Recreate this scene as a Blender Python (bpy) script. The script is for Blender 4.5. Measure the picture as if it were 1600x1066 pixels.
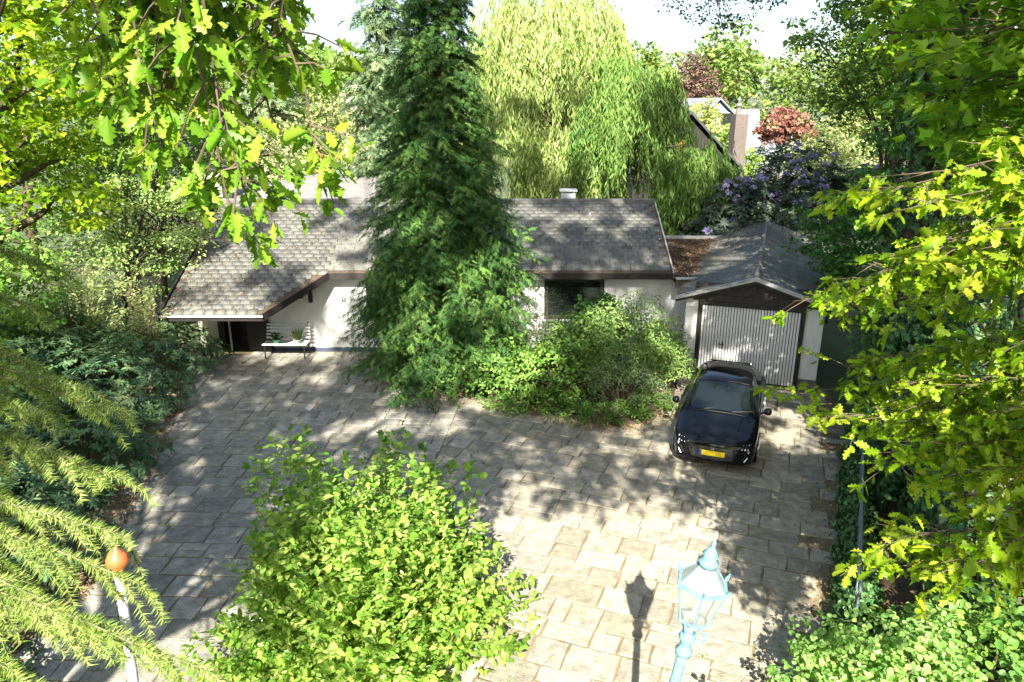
import bpy, bmesh, math, random
import numpy as np
from mathutils import Vector, Matrix
R = math.radians
scn = bpy.context.scene
C = scn.collection
for o in list(bpy.data.objects): bpy.data.objects.remove(o)

# ------------------------------------------------------------------ camera, sky, sun, exposure
cam = bpy.data.cameras.new('camera'); cam.sensor_width = 36; cam.lens = 25.43
cam.clip_start = .05; cam.clip_end = 3000
co = bpy.data.objects.new('camera', cam); C.objects.link(co)
co.location = (0, 0, 7.4); co.rotation_euler = (R(72), 0, 0)
scn.camera = co
SUN_ELEV = R(38.0); TX, TZ = .073, .783          # sun travel: x drift and drop per metre of y
world = bpy.data.worlds.new('World'); scn.world = world; world.use_nodes = True
wn = world.node_tree
bg = wn.nodes['Background']
sky = wn.nodes.new('ShaderNodeTexSky'); sky.sky_type = 'NISHITA'; sky.sun_disc = False
sky.sun_elevation = SUN_ELEV; sky.sun_rotation = R(180 + 4)
sky.air_density = 1.0; sky.dust_density = 2.2; sky.ozone_density = 1.0
wn.links.new(sky.outputs[0], bg.inputs[0]); bg.inputs[1].default_value = .08
sl = bpy.data.lights.new('sun', 'SUN'); sl.energy = 5.0; sl.angle = R(.5); sl.color = (1, .94, .84)
so = bpy.data.objects.new('sun', sl); C.objects.link(so)
so.rotation_euler = Vector((-TX, -1, TZ)).to_track_quat('Z', 'Y').to_euler()
so.location = (-5, -30, 40)
scn.view_settings.view_transform = 'Standard'; scn.view_settings.look = 'None'
scn.view_settings.gamma = 1; scn.view_settings.use_curve_mapping = False
scn.view_settings.exposure = 2.2
scn.cycles.max_bounces = 7; scn.cycles.diffuse_bounces = 3; scn.cycles.glossy_bounces = 3
scn.cycles.transmission_bounces = 6; scn.cycles.transparent_max_bounces = 6

# ------------------------------------------------------------------ materials
MATS = {}
def newmat(name):
    m = bpy.data.materials.new(name); m.use_nodes = True
    MATS[name] = m
    return m, m.node_tree, m.node_tree.nodes['Principled BSDF']
def plain(name, col, rough=.6, spec=.5, metal=0., coat=0., noise=0., nscale=8., bump=0., bscale=40., col2=None):
    m, nt, b = newmat(name); b.inputs['Base Color'].default_value = (*col, 1)
    b.inputs['Roughness'].default_value = rough; b.inputs['Specular IOR Level'].default_value = spec
    b.inputs['Metallic'].default_value = metal; b.inputs['Coat Weight'].default_value = coat
    b.inputs['Coat Roughness'].default_value = .03
    tc = nt.nodes.new('ShaderNodeTexCoord')
    if noise > 0:
        n = nt.nodes.new('ShaderNodeTexNoise'); n.inputs['Scale'].default_value = nscale; n.inputs['Detail'].default_value = 8
        n.inputs['Roughness'].default_value = .65
        nt.links.new(tc.outputs['Object'], n.inputs['Vector'])
        r = nt.nodes.new('ShaderNodeValToRGB'); r.color_ramp.elements[0].position = .3; r.color_ramp.elements[1].position = .72
        c2 = col2 or tuple(c * (1 - noise) for c in col)
        r.color_ramp.elements[0].color = (*c2, 1); r.color_ramp.elements[1].color = (*col, 1)
        nt.links.new(n.outputs[0], r.inputs[0]); nt.links.new(r.outputs[0], b.inputs['Base Color'])
    if bump > 0:
        n = nt.nodes.new('ShaderNodeTexNoise'); n.inputs['Scale'].default_value = bscale; n.inputs['Detail'].default_value = 6
        nt.links.new(tc.outputs['Object'], n.inputs['Vector'])
        bp = nt.nodes.new('ShaderNodeBump'); bp.inputs['Strength'].default_value = bump; bp.inputs['Distance'].default_value = .02
        nt.links.new(n.outputs[0], bp.inputs['Height']); nt.links.new(bp.outputs[0], b.inputs['Normal'])
    return m
def leafmat(name, trans=.4, rough=.5, spec=.3, warm=(1.25, 1.15, .5)):
    m, nt, b = newmat(name); out = nt.nodes['Material Output']
    a = nt.nodes.new('ShaderNodeAttribute'); a.attribute_name = 'Col'
    b.inputs['Roughness'].default_value = rough; b.inputs['Specular IOR Level'].default_value = spec
    nt.links.new(a.outputs['Color'], b.inputs['Base Color'])
    t = nt.nodes.new('ShaderNodeBsdfTranslucent')
    mu = nt.nodes.new('ShaderNodeMix'); mu.data_type = 'RGBA'; mu.blend_type = 'MULTIPLY'; mu.inputs[0].default_value = 1
    mu.inputs[7].default_value = (*warm, 1)
    nt.links.new(a.outputs['Color'], mu.inputs[6]); nt.links.new(mu.outputs[2], t.inputs['Color'])
    mx = nt.nodes.new('ShaderNodeMixShader'); mx.inputs[0].default_value = trans
    nt.links.new(b.outputs[0], mx.inputs[1]); nt.links.new(t.outputs[0], mx.inputs[2]); nt.links.new(mx.outputs[0], out.inputs[0])
    return m
def colmat(name, rough=.8, spec=.3, nscale=9., namt=.35, bump=.35, bscale=30., streak=None, litter=None):
    """colour from the Col attribute, broken up by noise; optional litter colour dusted over it by noise"""
    m, nt, b = newmat(name); a = nt.nodes.new('ShaderNodeAttribute'); a.attribute_name = 'Col'
    ge = nt.nodes.new('ShaderNodeNewGeometry')
    n = nt.nodes.new('ShaderNodeTexNoise'); n.inputs['Scale'].default_value = nscale; n.inputs['Detail'].default_value = 9; n.inputs['Roughness'].default_value = .7
    mp = nt.nodes.new('ShaderNodeMapping')
    if streak: mp.inputs['Scale'].default_value = streak
    nt.links.new(ge.outputs['Position'], mp.inputs[0]); nt.links.new(mp.outputs[0], n.inputs['Vector'])
    mr = nt.nodes.new('ShaderNodeMapRange'); mr.inputs[1].default_value = .3; mr.inputs[2].default_value = .7
    mr.inputs[3].default_value = 1 - namt; mr.inputs[4].default_value = 1 + namt
    nt.links.new(n.outputs[0], mr.inputs[0])
    mu = nt.nodes.new('ShaderNodeVectorMath'); mu.operation = 'SCALE'
    nt.links.new(a.outputs['Color'], mu.inputs[0]); nt.links.new(mr.outputs[0], mu.inputs['Scale'])
    last = mu.outputs[0]
    if litter:
        col, sc, lo, hi, amt = litter
        n2 = nt.nodes.new('ShaderNodeTexNoise'); n2.inputs['Scale'].default_value = sc; n2.inputs['Detail'].default_value = 10; n2.inputs['Roughness'].default_value = .75
        nt.links.new(ge.outputs['Position'], n2.inputs['Vector'])
        m2 = nt.nodes.new('ShaderNodeMapRange'); m2.inputs[1].default_value = lo; m2.inputs[2].default_value = hi; m2.inputs[4].default_value = amt
        nt.links.new(n2.outputs[0], m2.inputs[0])
        x = nt.nodes.new('ShaderNodeMix'); x.data_type = 'RGBA'; x.inputs[7].default_value = (*col, 1)
        nt.links.new(m2.outputs[0], x.inputs[0]); nt.links.new(last, x.inputs[6]); last = x.outputs[2]
    nt.links.new(last, b.inputs['Base Color'])
    b.inputs['Roughness'].default_value = rough; b.inputs['Specular IOR Level'].default_value = spec
    n3 = nt.nodes.new('ShaderNodeTexNoise'); n3.inputs['Scale'].default_value = bscale; n3.inputs['Detail'].default_value = 6
    nt.links.new(ge.outputs['Position'], n3.inputs['Vector'])
    bp = nt.nodes.new('ShaderNodeBump'); bp.inputs['Strength'].default_value = bump; bp.inputs['Distance'].default_value = .02
    nt.links.new(n3.outputs[0], bp.inputs['Height']); nt.links.new(bp.outputs[0], b.inputs['Normal'])
    return m
M_young = leafmat('young_leaf', .5, .45, .3, (1.2, 1.25, .4))
M_leaf = leafmat('leaf', .35, .5, .3)
M_gloss = leafmat('glossy_leaf', .18, .42, .25)
M_conif = leafmat('conifer_leaf', .2, .6, .2)
M_flower = leafmat('flower', .3, .6, .2, (1, 1, 1))
M_bark = plain('bark', (.11, .085, .06), .95, .1, noise=.6, nscale=12, bump=1., bscale=25)
M_twig = plain('twig', (.09, .07, .045), .9, .2)
M_plaster = plain('white_plaster', (.68, .68, .65), .85, .2, noise=.2, nscale=1.6, bump=.15, bscale=60)
M_cream = plain('cream_plaster', (.44, .42, .32), .85, .2, noise=.15, nscale=2, bump=.15, bscale=60)
M_dark = plain('dark_timber', (.022, .018, .016), .55, .4, noise=.5, nscale=14, bump=.2)
M_board = plain('dark_board', (.045, .038, .035), .7, .3, noise=.5, nscale=11, bump=.3)
M_grey = plain('grey_trim', (.42, .42, .41), .6, .3, noise=.3, nscale=6)
M_plinth = plain('grey_plinth', (.16, .155, .145), .9, .2, noise=.4, nscale=5, bump=.4)
M_bluegrey = plain('plinth_blue', (.05, .065, .11), .7, .3, noise=.3, nscale=5)
M_gutter = plain('gutter_zinc', (.5, .51, .54), .5, .5, noise=.25, nscale=5)
M_glass = plain('dark_glass', (.012, .015, .014), .03, .6)
M_slat = plain('white_slat', (.66, .66, .65), .55, .4, noise=.14, nscale=5, bump=.06)
M_slab = colmat('stone_slab', .85, .2, 5., .42, .9, 38., litter=((.27, .21, .13), 2.6, .56, .85, .4))
M_slate = colmat('roof_slate', .72, .35, 6., .3, .3, 40., litter=((.19, .15, .10), 1.3, .58, .8, .6))
M_sand = plain('joint_sand', (.25, .195, .11), .95, .1, noise=.7, nscale=1.1, bump=.6, bscale=60, col2=(.085, .07, .045))
M_soil = plain('soil', (.10, .075, .05), .95, .1, noise=.6, nscale=3, bump=.8, bscale=30)
M_felt = plain('roof_felt', (.10, .075, .055), .95, .1, noise=.5, nscale=5, bump=.6)
M_litter = leafmat('dry_litter', .1, .8, .1, (1, 1, 1))

# ------------------------------------------------------------------ mesh helpers
def tag(o, label=None, cat=None, group=None, kind=None):
    if label: o['label'] = label
    if cat: o['category'] = cat
    if group: o['group'] = group
    if kind: o['kind'] = kind
    return o
def empty(name, loc, label, cat, rz=0., group=None):
    o = bpy.data.objects.new(name, None); C.objects.link(o); o.location = loc; o.rotation_euler = (0, 0, rz)
    o.empty_display_size = .2
    return tag(o, label, cat, group)
def link(name, me, parent=None):
    o = bpy.data.objects.new(name, me); C.objects.link(o)
    if parent: o.parent = parent
    return o
def fastmesh(name, V, tot, idx, mat, col=None, smooth=False):
    me = bpy.data.meshes.new(name)
    V = np.asarray(V, np.float32); tot = np.asarray(tot, np.int32); idx = np.asarray(idx, np.int32)
    me.vertices.add(len(V)); me.vertices.foreach_set('co', V.ravel())
    me.loops.add(len(idx)); me.loops.foreach_set('vertex_index', idx)
    me.polygons.add(len(tot)); st = np.zeros(len(tot), np.int32); st[1:] = np.cumsum(tot)[:-1]
    me.polygons.foreach_set('loop_start', st); me.polygons.foreach_set('loop_total', tot)
    if smooth: me.polygons.foreach_set('use_smooth', np.ones(len(tot), bool))
    me.update(calc_edges=True)
    if col is not None:
        a = me.color_attributes.new('Col', 'FLOAT_COLOR', 'POINT')
        c4 = np.ones((len(V), 4), np.float32); c4[:, :3] = col
        a.data.foreach_set('color', c4.ravel())
    me.materials.append(mat)
    return me
class MB:
    def __init__(s): s.V = []; s.F = []
    def add(s, V, F):
        n = len(s.V); s.V += [tuple(map(float, v)) for v in V]; s.F += [tuple(int(i) + n for i in f) for f in F]; return s
    def box(s, x0, x1, y0, y1, z0, z1):
        return s.add([(x0, y0, z0), (x1, y0, z0), (x1, y1, z0), (x0, y1, z0), (x0, y0, z1), (x1, y0, z1), (x1, y1, z1), (x0, y1, z1)],
                     [(0, 3, 2, 1), (4, 5, 6, 7), (0, 1, 5, 4), (1, 2, 6, 5), (2, 3, 7, 6), (3, 0, 4, 7)])
    def prism(s, pts, d):
        """polygon of 3D points extruded by vector d"""
        n = len(pts); q = [tuple(p[i] + d[i] for i in range(3)) for p in pts]
        return s.add(list(pts) + q, [tuple(range(n))[::-1], tuple(range(n, 2 * n))] + [(i, (i + 1) % n, n + (i + 1) % n, n + i) for i in range(n)])
    def bar(s, a, b, w, h, up=(0, 0, 1)):
        a = Vector(a); b = Vector(b); d = (b - a).normalized(); r = d.cross(Vector(up)).normalized(); u = r.cross(d)
        P = []
        for p in (a, b):
            for sx, sy in ((-1, -1), (1, -1), (1, 1), (-1, 1)): P.append(p + r * (sx * w / 2) + u * (sy * h / 2))
        return s.add(P, [(0, 1, 2, 3), (7, 6, 5, 4), (0, 4, 5, 1), (1, 5, 6, 2), (2, 6, 7, 3), (3, 7, 4, 0)])
    def tube(s, path, rad, sides=7, cap=True):
        path = [Vector(p) for p in path]; n = len(path)
        if not hasattr(rad, '__len__'): rad = [rad] * n
        V = []; ref = Vector((.31, .83, .46)).normalized()
        for i, p in enumerate(path):
            d = (path[min(i + 1, n - 1)] - path[max(i - 1, 0)])
            d = d.normalized() if d.length > 1e-9 else Vector((0, 0, 1))
            if abs(d.dot(ref)) > .95: ref = Vector((.9, -.3, .2)).normalized()
            a = d.cross(ref).normalized(); b = d.cross(a)
            for k in range(sides):
                t = 2 * math.pi * k / sides
                V.append(p + (a * math.cos(t) + b * math.sin(t)) * rad[i])
        F = [(i * sides + k, i * sides + (k + 1) % sides, (i + 1) * sides + (k + 1) % sides, (i + 1) * sides + k) for i in range(n - 1) for k in range(sides)]
        if cap: F += [tuple(range(sides))[::-1], tuple(range((n - 1) * sides, n * sides))]
        return s.add(V, F)
    def lathe(s, prof, sides=16, c=(0, 0, 0), axis='z'):
        V = []
        for r, h in prof:
            for k in range(sides):
                t = 2 * math.pi * k / sides; a, b = r * math.cos(t), r * math.sin(t)
                V.append((c[0] + a, c[1] + b, c[2] + h) if axis == 'z' else (c[0] + a, c[1] + h, c[2] + b) if axis == 'y' else (c[0] + h, c[1] + a, c[2] + b))
        n = len(prof)
        F = [(i * sides + k, i * sides + (k + 1) % sides, (i + 1) * sides + (k + 1) % sides, (i + 1) * sides + k) for i in range(n - 1) for k in range(sides)]
        F += [tuple(range(sides))[::-1], tuple(range((n - 1) * sides, n * sides))]
        return s.add(V, F)
    def build(s, name, mat, parent=None, bevel=0., smooth=False, col=None, xf=None):
        V = s.V
        if xf is not None: V = [tuple(xf @ Vector(v)) for v in V]
        me = bpy.data.meshes.new(name); me.from_pydata(V, [], s.F); me.update()
        bm = bmesh.new(); bm.from_mesh(me); bmesh.ops.recalc_face_normals(bm, faces=bm.faces)
        if bevel > 0:
            bmesh.ops.bevel(bm, geom=list(bm.edges), offset=bevel, segments=1, affect='EDGES', profile=.5)
        bm.to_mesh(me); bm.free()
        if smooth: me.shade_smooth()
        me.materials.append(mat)
        if col is not None:
            a = me.color_attributes.new('Col', 'FLOAT_COLOR', 'POINT')
            a.data.foreach_set('color', np.tile(np.array([*col, 1], np.float32), len(me.vertices)))
        return link(name, me, parent)

# ------------------------------------------------------------------ leaf helpers
def halves(pts):
    """outline of one half of a leaf -> template of two ngons folded at the midrib"""
    up = [(x, y, .22 * y) for x, y in pts]
    V = list(up) + [(x, -y, .22 * y) for x, y in pts[1:-1]]
    n = len(pts)
    V = [(x, y, z - .12 * x * x) for x, y, z in V]
    return np.array(V, np.float32), [tuple(range(n))[::-1], (0, *range(n, 2 * n - 2), n - 1)]
T = {}
T['diamond'] = (np.array([(0, 0, 0), (.45, .27, .07), (1, 0, -.08), (.45, -.27, .07)], np.float32), [(0, 2, 1), (0, 3, 2)])
T['oval'] = halves([(0, 0), (.25, .22), (.65, .23), (1, 0)])
T['round'] = halves([(0, 0), (.15, .3), (.55, .42), (.88, .25), (1, 0)])
T['long'] = halves([(0, 0), (.3, .14), (.7, .15), (1, 0)])
T['willow'] = (np.array([(0, 0, 0), (.4, .1, .02), (1, 0, -.1), (.4, -.1, .02)], np.float32), [(0, 2, 1), (0, 3, 2)])
T['oak'] = halves([(0, 0), (.14, .05), (.26, .2), (.34, .1), (.46, .31), (.57, .13), (.71, .29), (.79, .12), (.92, .14), (1, 0)])
for k_, (bend, wd) in enumerate(((-.25, 1.1), (.12, .85))):
    tv_, tf_ = T['oak']; tv_ = tv_.copy(); tv_[:, 2] += bend * tv_[:, 0] ** 2 + .1 * np.sin(tv_[:, 1] * 9 + k_); tv_[:, 1] *= wd; T['oak%d' % k_] = (tv_, tf_)
T['maple'] = halves([(0, 0), (.0, .34), (.28, .54), (.48, .24), (1, 0)])
T['ivy'] = halves([(0, 0), (-.12, .3), (.26, .44), (1, 0)])
T['needle'] = (np.array([(0, -.06, 0), (1, 0, -.04), (0, .06, 0)], np.float32), [(0, 1, 2)])
def spray_template():
    V = []; F = []
    def tri(a, d, l, w):
        d = np.array(d) / np.linalg.norm(d); p = np.array([-d[1], d[0]]); a = np.array(a)
        for q in (a - p * w, a + d * l, a + p * w): V.append((q[0], q[1], -.3 * q[0] ** 2 - .15 * abs(q[1])))
        F.append((len(V) - 3, len(V) - 2, len(V) - 1))
    tri((0, 0), (1, 0), 1.0, .025)
    for i, t in enumerate((.1, .38, .66)):
        for s in (-1, 1): tri((t + .04 * s, 0), (.8, .6 * s), .52 * (1 - .5 * t), .06)
    return np.array(V, np.float32), F
T['spray'] = spray_template()
def unit(a): return a / np.maximum(np.linalg.norm(a, axis=1, keepdims=True), 1e-9)
def leafset(P, D, N, S, tmpl):
    """returns (V, tot, idx, K): one template copy per point, D = along the leaf, N = its normal"""
    tv, tf = T[tmpl]; P = np.asarray(P, float); n = len(P)
    D = unit(D); B = unit(np.cross(N, D)); N = np.cross(D, B); S = np.broadcast_to(np.asarray(S, float), (n,))
    V = P[:, None, :] + S[:, None, None] * (tv[None, :, 0:1] * D[:, None] + tv[None, :, 1:2] * B[:, None] + tv[None, :, 2:3] * N[:, None])
    K = len(tv); fi = np.concatenate([np.array(f) for f in tf]); tot = np.tile([len(f) for f in tf], n)
    idx = (np.arange(n)[:, None] * K + fi[None]).ravel()
    return V.reshape(-1, 3), tot, idx, K
class Leaves:
    def __init__(s): s.V = []; s.t = []; s.i = []; s.c = []; s.n = 0
    def add(s, P, D, N, S, tmpl, col):
        if len(P) == 0: return s
        V, t, i, K = leafset(P, D, N, S, tmpl)
        s.V.append(V); s.t.append(t); s.i.append(i + s.n); s.n += len(V); s.c.append(np.repeat(np.asarray(col), K, 0)); return s
    def build(s, name, mat, parent=None):
        me = fastmesh(name, np.concatenate(s.V), np.concatenate(s.t), np.concatenate(s.i), mat, np.concatenate(s.c))
        return link(name, me, parent)
def palette(rng, pal, n, jit=.22, key=None):
    pal = np.array(pal, float)
    k = rng.random(n) if key is None else np.clip(np.asarray(key) + rng.normal(0, .18, n), 0, .999)
    f = k * (len(pal) - 1); i = np.minimum(f.astype(int), len(pal) - 2) if len(pal) > 1 else np.zeros(n, int)
    a = (f - i)[:, None]
    c = pal[i] * (1 - a) + pal[np.minimum(i + 1, len(pal) - 1)] * a
    return np.clip(c * np.exp(rng.normal(0, jit, (n, 1))) * np.exp(rng.normal(0, .06, (n, 3))), .003, .8)
def rdir(rng, n): return unit(rng.normal(0, 1, (n, 3)))
def clump_leaves(L, rng, cen, rad, n, size, tmpl, pal, flat=.7, up=.5, droop=.25, jit=.22):
    """leaf clumps: cen (k,3), rad (k,), n leaves in each, most of them near the outside and facing out and up"""
    n = max(6, int(n * .7)); size = size * 1.17
    k = len(cen); cen = np.repeat(cen, n, 0); rr = np.repeat(rad, n); key = np.repeat(rng.random(k), n)
    d = rdir(rng, k * n); d[:, 2] = np.where(d[:, 2] < -.3, -d[:, 2], d[:, 2])
    u = rng.random(k * n) ** .45
    P = cen + d * (rr * u)[:, None] * np.array([1, 1, flat])
    N = unit(d * .7 + np.array([0, 0, up]) + rng.normal(0, .45, d.shape))
    D = unit(np.cross(N, rdir(rng, k * n)) + d * .5 - np.array([0, 0, droop]))
    S = size * rng.uniform(.65, 1.25, k * n)
    L.add(P, D, N, S, tmpl, palette(rng, pal, k * n, jit, key))
def curve(a, b, sag=0., n=6, rng=None, jit=0.):
    a = np.array(a, float); b = np.array(b, float); t = np.linspace(0, 1, n)[:, None]
    p = a + (b - a) * t; p[:, 2] += sag * 4 * (t * (1 - t))[:, 0]
    if rng is not None and jit > 0: p[1:-1] += rng.normal(0, jit, (n - 2, 3))
    return p
def blob_clumps(rng, c, r, n, shell=.5, low=-.6):
    d = rdir(rng, n * 3); d = d[d[:, 2] > low][:n]
    u = shell + (1 - shell) * rng.random(len(d)) ** .7
    lump = 1 + .22 * np.sin(d[:, 0] * 5 + c[0]) * np.cos(d[:, 1] * 4.3 + c[1]) + .12 * np.sin(d[:, 2] * 7 + 1)
    return np.array(c) + d * (u * lump)[:, None] * np.array(r)
def tree(name, label, base, c, r, nclump, crad, nleaf, size, tmpl, pal, seed, trunk_r=.2, cat='tree', group=None, mat=None, flat=.65,
         shell=.5, low=-.6, limbs=26, extra=None, droop=.25, trunk_top=None, clear=None, jit=.22):
    rng = np.random.default_rng(seed); root = empty(name, base, label, cat, group=group); b = np.array(base, float)
    cl = blob_clumps(rng, c, r, nclump, shell, low)
    if extra is not None: cl = np.concatenate([cl, np.array(extra, float)])
    if clear is not None: cl = cl[clear(cl)]
    top = np.array(trunk_top if trunk_top is not None else (c[0], c[1], c[2] + r[2] * .55), float)
    path = curve(b, top, 0, 9, rng, trunk_r * .5); mb = MB()
    mb.tube([p - b for p in path], [trunk_r * (1.25 if i == 0 else 1 - .085 * i) for i in range(9)], 9)
    for j in rng.permutation(len(cl))[:limbs]:
        q = cl[j]; h = np.clip((q[2] - b[2]) * rng.uniform(.45, .8), .1 * (top[2] - b[2]), top[2] - b[2]); f = h / (top[2] - b[2])
        i = min(int(f * 8), 7); s = path[i] + (path[i + 1] - path[i]) * (f * 8 - i)
        w = trunk_r * (1 - .68 * f) * .5
        mb.tube([p - b for p in curve(s, q, .1 * np.linalg.norm(q - s) * rng.uniform(-.4, 1), 5, rng, .06)], np.linspace(w, max(w * .18, .012), 5), 5)
    mb.build('trunk', M_bark, root, smooth=True)
    L = Leaves(); rad = crad * rng.uniform(.6, 1.35, len(cl))
    clump_leaves(L, rng, cl - b, rad, nleaf, size, tmpl, pal, flat, .5, droop, jit)
    L.build('crown', mat or M_leaf, root)
    return root
def shrub(name, label, base, r, nclump, crad, nleaf, size, tmpl, pal, seed, cat='shrub', group=None, mat=None, stems=14, shell=.55, low=-.15, flat=.8, zc=.35, lumps=None):
    rng = np.random.default_rng(seed); root = empty(name, base, label, cat, group=group)
    if lumps is None: lumps = [((0, 0, r[2] * zc), (r[0], r[1], r[2] * (1 - zc)))]
    cl = np.concatenate([blob_clumps(rng, c, rr, max(3, int(nclump / len(lumps))), shell, low) for c, rr in lumps])
    cl = cl[cl[:, 2] > .05]
    mb = MB()
    for j in rng.permutation(len(cl))[:stems]:
        mb.tube(curve((rng.normal(0, .1), rng.normal(0, .1), 0), cl[j], .1, 5, rng, .04), np.linspace(.03, .008, 5), 4)
    mb.tube([(0, 0, 0), (0, 0, .06), (0, 0, .12)], [.3, .26, .1], 8)
    mb.build('stem', M_twig, root)
    L = Leaves(); clump_leaves(L, rng, cl, crad * rng.uniform(.6, 1.3, len(cl)), nleaf, size, tmpl, pal, flat)
    L.build('foliage', mat or M_leaf, root)
    return root
# ------------------------------------------------------------------ ground and driveway
def ground_mat():
    m, nt, b = newmat('garden_ground'); ge = nt.nodes.new('ShaderNodeNewGeometry')
    n = nt.nodes.new('ShaderNodeTexNoise'); n.inputs['Scale'].default_value = .35; n.inputs['Detail'].default_value = 10; n.inputs['Roughness'].default_value = .7
    nt.links.new(ge.outputs['Position'], n.inputs['Vector'])
    r = nt.nodes.new('ShaderNodeValToRGB'); e = r.color_ramp.elements
    e[0].position = .35; e[0].color = (.05, .042, .028, 1); e[1].position = .62; e[1].color = (.06, .10, .025, 1)
    nt.links.new(n.outputs[0], r.inputs[0]); nt.links.new(r.outputs[0], b.inputs['Base Color']); b.inputs['Roughness'].default_value = .95
    n3 = nt.nodes.new('ShaderNodeTexNoise'); n3.inputs['Scale'].default_value = 20; n3.inputs['Detail'].default_value = 6
    nt.links.new(ge.outputs['Position'], n3.inputs['Vector'])
    bp = nt.nodes.new('ShaderNodeBump'); bp.inputs['Strength'].default_value = .8; bp.inputs['Distance'].default_value = .05
    nt.links.new(n3.outputs[0], bp.inputs['Height']); nt.links.new(bp.outputs[0], b.inputs['Normal'])
    return m
tag(MB().add([(-900, -300, -.03), (900, -300, -.03), (900, 1500, -.03), (-900, 1500, -.03)], [(0, 1, 2, 3)]).build('ground', ground_mat()), kind='structure')
DRIVE = [(-6.6, 3.0), (2.4, 3.0), (4.75, 8.4), (7.95, 15.1), (8.6, 18.3), (4.85, 19.7), (4.6, 21.7), (-8.2, 21.72), (-10.2, 21.7), (-9.6, 19.0), (-8.3, 14.0), (-7.3, 9.5)]
BED = [(-4.1, 21.8), (-3.3, 19.3), (-2.6, 18.55), (-1.2, 17.95), (.4, 17.3), (1.6, 16.35), (2.6, 15.95), (3.5, 16.4), (4.25, 17.7), (4.75, 19.3), (4.75, 22)]
def inside(p, poly):
    x, y = p; c = False; j = len(poly) - 1
    for i in range(len(poly)):
        xi, yi = poly[i]; xj, yj = poly[j]
        if (yi > y) != (yj > y) and x < (xj - xi) * (y - yi) / (yj - yi) + xi: c = not c
        j = i
    return c
drive = tag(MB().add([(x, y, .0) for x, y in DRIVE], [tuple(range(len(DRIVE)))]).build('driveway', M_sand), kind='structure')
tag(MB().add([(x, y, .05) for x, y in BED] + [(x, y, -.02) for x, y in BED], [tuple(range(len(BED)))] + [(i, (i + 1) % len(BED), len(BED) + (i + 1) % len(BED), len(BED) + i) for i in range(len(BED))]).build('planting_bed', M_soil), kind='structure')
def slabs():
    rg = random.Random(5); out = []
    def field(org, ang, keep):
        ca, sa = math.cos(ang), math.sin(ang); b = -10.
        while b < 20:
            h = rg.uniform(.36, .58); a = -14 + rg.random()
            while a < 14:
                w = rg.uniform(.42, .9); parts = [(a, b, a + w, b + h)]
                q = rg.random()
                if q < .16: m = rg.uniform(.4, .6) * h; parts = [(a, b, a + w, b + m), (a, b + m, a + w, b + h)]
                elif q < .26 and w > .75: m = rg.uniform(.35, .65) * w; parts = [(a, b, a + m, b + h), (a + m, b, a + w, b + h)]
                for (x0, y0, x1, y1) in parts:
                    g = rg.uniform(.007, .02); j = lambda: rg.uniform(-.012, .012)
                    cut = rg.random() < .0; pts = []
                    for (px, py) in ((x0 + g, y0 + g), ((x0 + x1) / 2, y0 + g), (x1 - g, y0 + g), (x1 - g, (y0 + y1) / 2), (x1 - g, y1 - g), ((x0 + x1) / 2, y1 - g), (x0 + g, y1 - g), (x0 + g, (y0 + y1) / 2)):
                        pts.append([px + j(), py + j()])
                    if cut:
                        k = rg.choice((0, 2, 4, 6)); f = rg.uniform(.12, .22); mx, my = (x0 + x1) / 2, (y0 + y1) / 2
                        pts[k] = [pts[k][0] + (mx - pts[k][0]) * f * 2, pts[k][1] + (my - pts[k][1]) * f * 2]
                    wp = [(org[0] + x * ca - y * sa, org[1] + x * sa + y * ca) for x, y in pts]
                    wp = keep(wp)
                    if len(wp) < 3: continue
                    cx = sum(p[0] for p in wp) / len(wp); cy = sum(p[1] for p in wp) / len(wp)
                    if max(p[0] for p in wp) - min(p[0] for p in wp) < .09: continue
                    if all(inside(p, DRIVE) for p in wp) and not inside((cx, cy), BED) and cy > 6.2: out.append((cx, cy, wp))
                a += w
            b += h
    seam = lambda y: -2.3 + (y - 8) * .10
    def cut(side):
        f = lambda p: side * (p[0] - seam(p[1])) - .012
        def go(P):
            out = []
            for i in range(len(P)):
                a, b = P[i], P[(i + 1) % len(P)]; fa, fb = f(a), f(b)
                if fa >= 0: out.append(a)
                if (fa >= 0) != (fb >= 0): t = fa / (fa - fb); out.append((a[0] + (b[0] - a[0]) * t, a[1] + (b[1] - a[1]) * t))
            return out
        return go
    field((-4, 12), R(-2.5), cut(-1))
    field((3, 12), R(-21), cut(1))
    return out
def slab_geo(wp, rg):
    n = len(wp); cx = sum(p[0] for p in wp) / n; cy = sum(p[1] for p in wp) / n
    tx, ty, dz = rg.uniform(-.007, .007), rg.uniform(-.007, .007), rg.uniform(.013, .021)
    V = []
    for f, z in ((1, -.004), (1, .6), (.965, 1)):
        for p in wp:
            x = cx + (p[0] - cx) * f; y = cy + (p[1] - cy) * f
            V.append((x, y, (dz + tx * (x - cx) + ty * (y - cy)) * z if z > 0 else z))
    F = [(r * n + i, r * n + (i + 1) % n, r * n + n + (i + 1) % n, r * n + n + i) for r in (0, 1) for i in range(n)] + [tuple(range(2 * n, 3 * n))]
    return V, F
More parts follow.
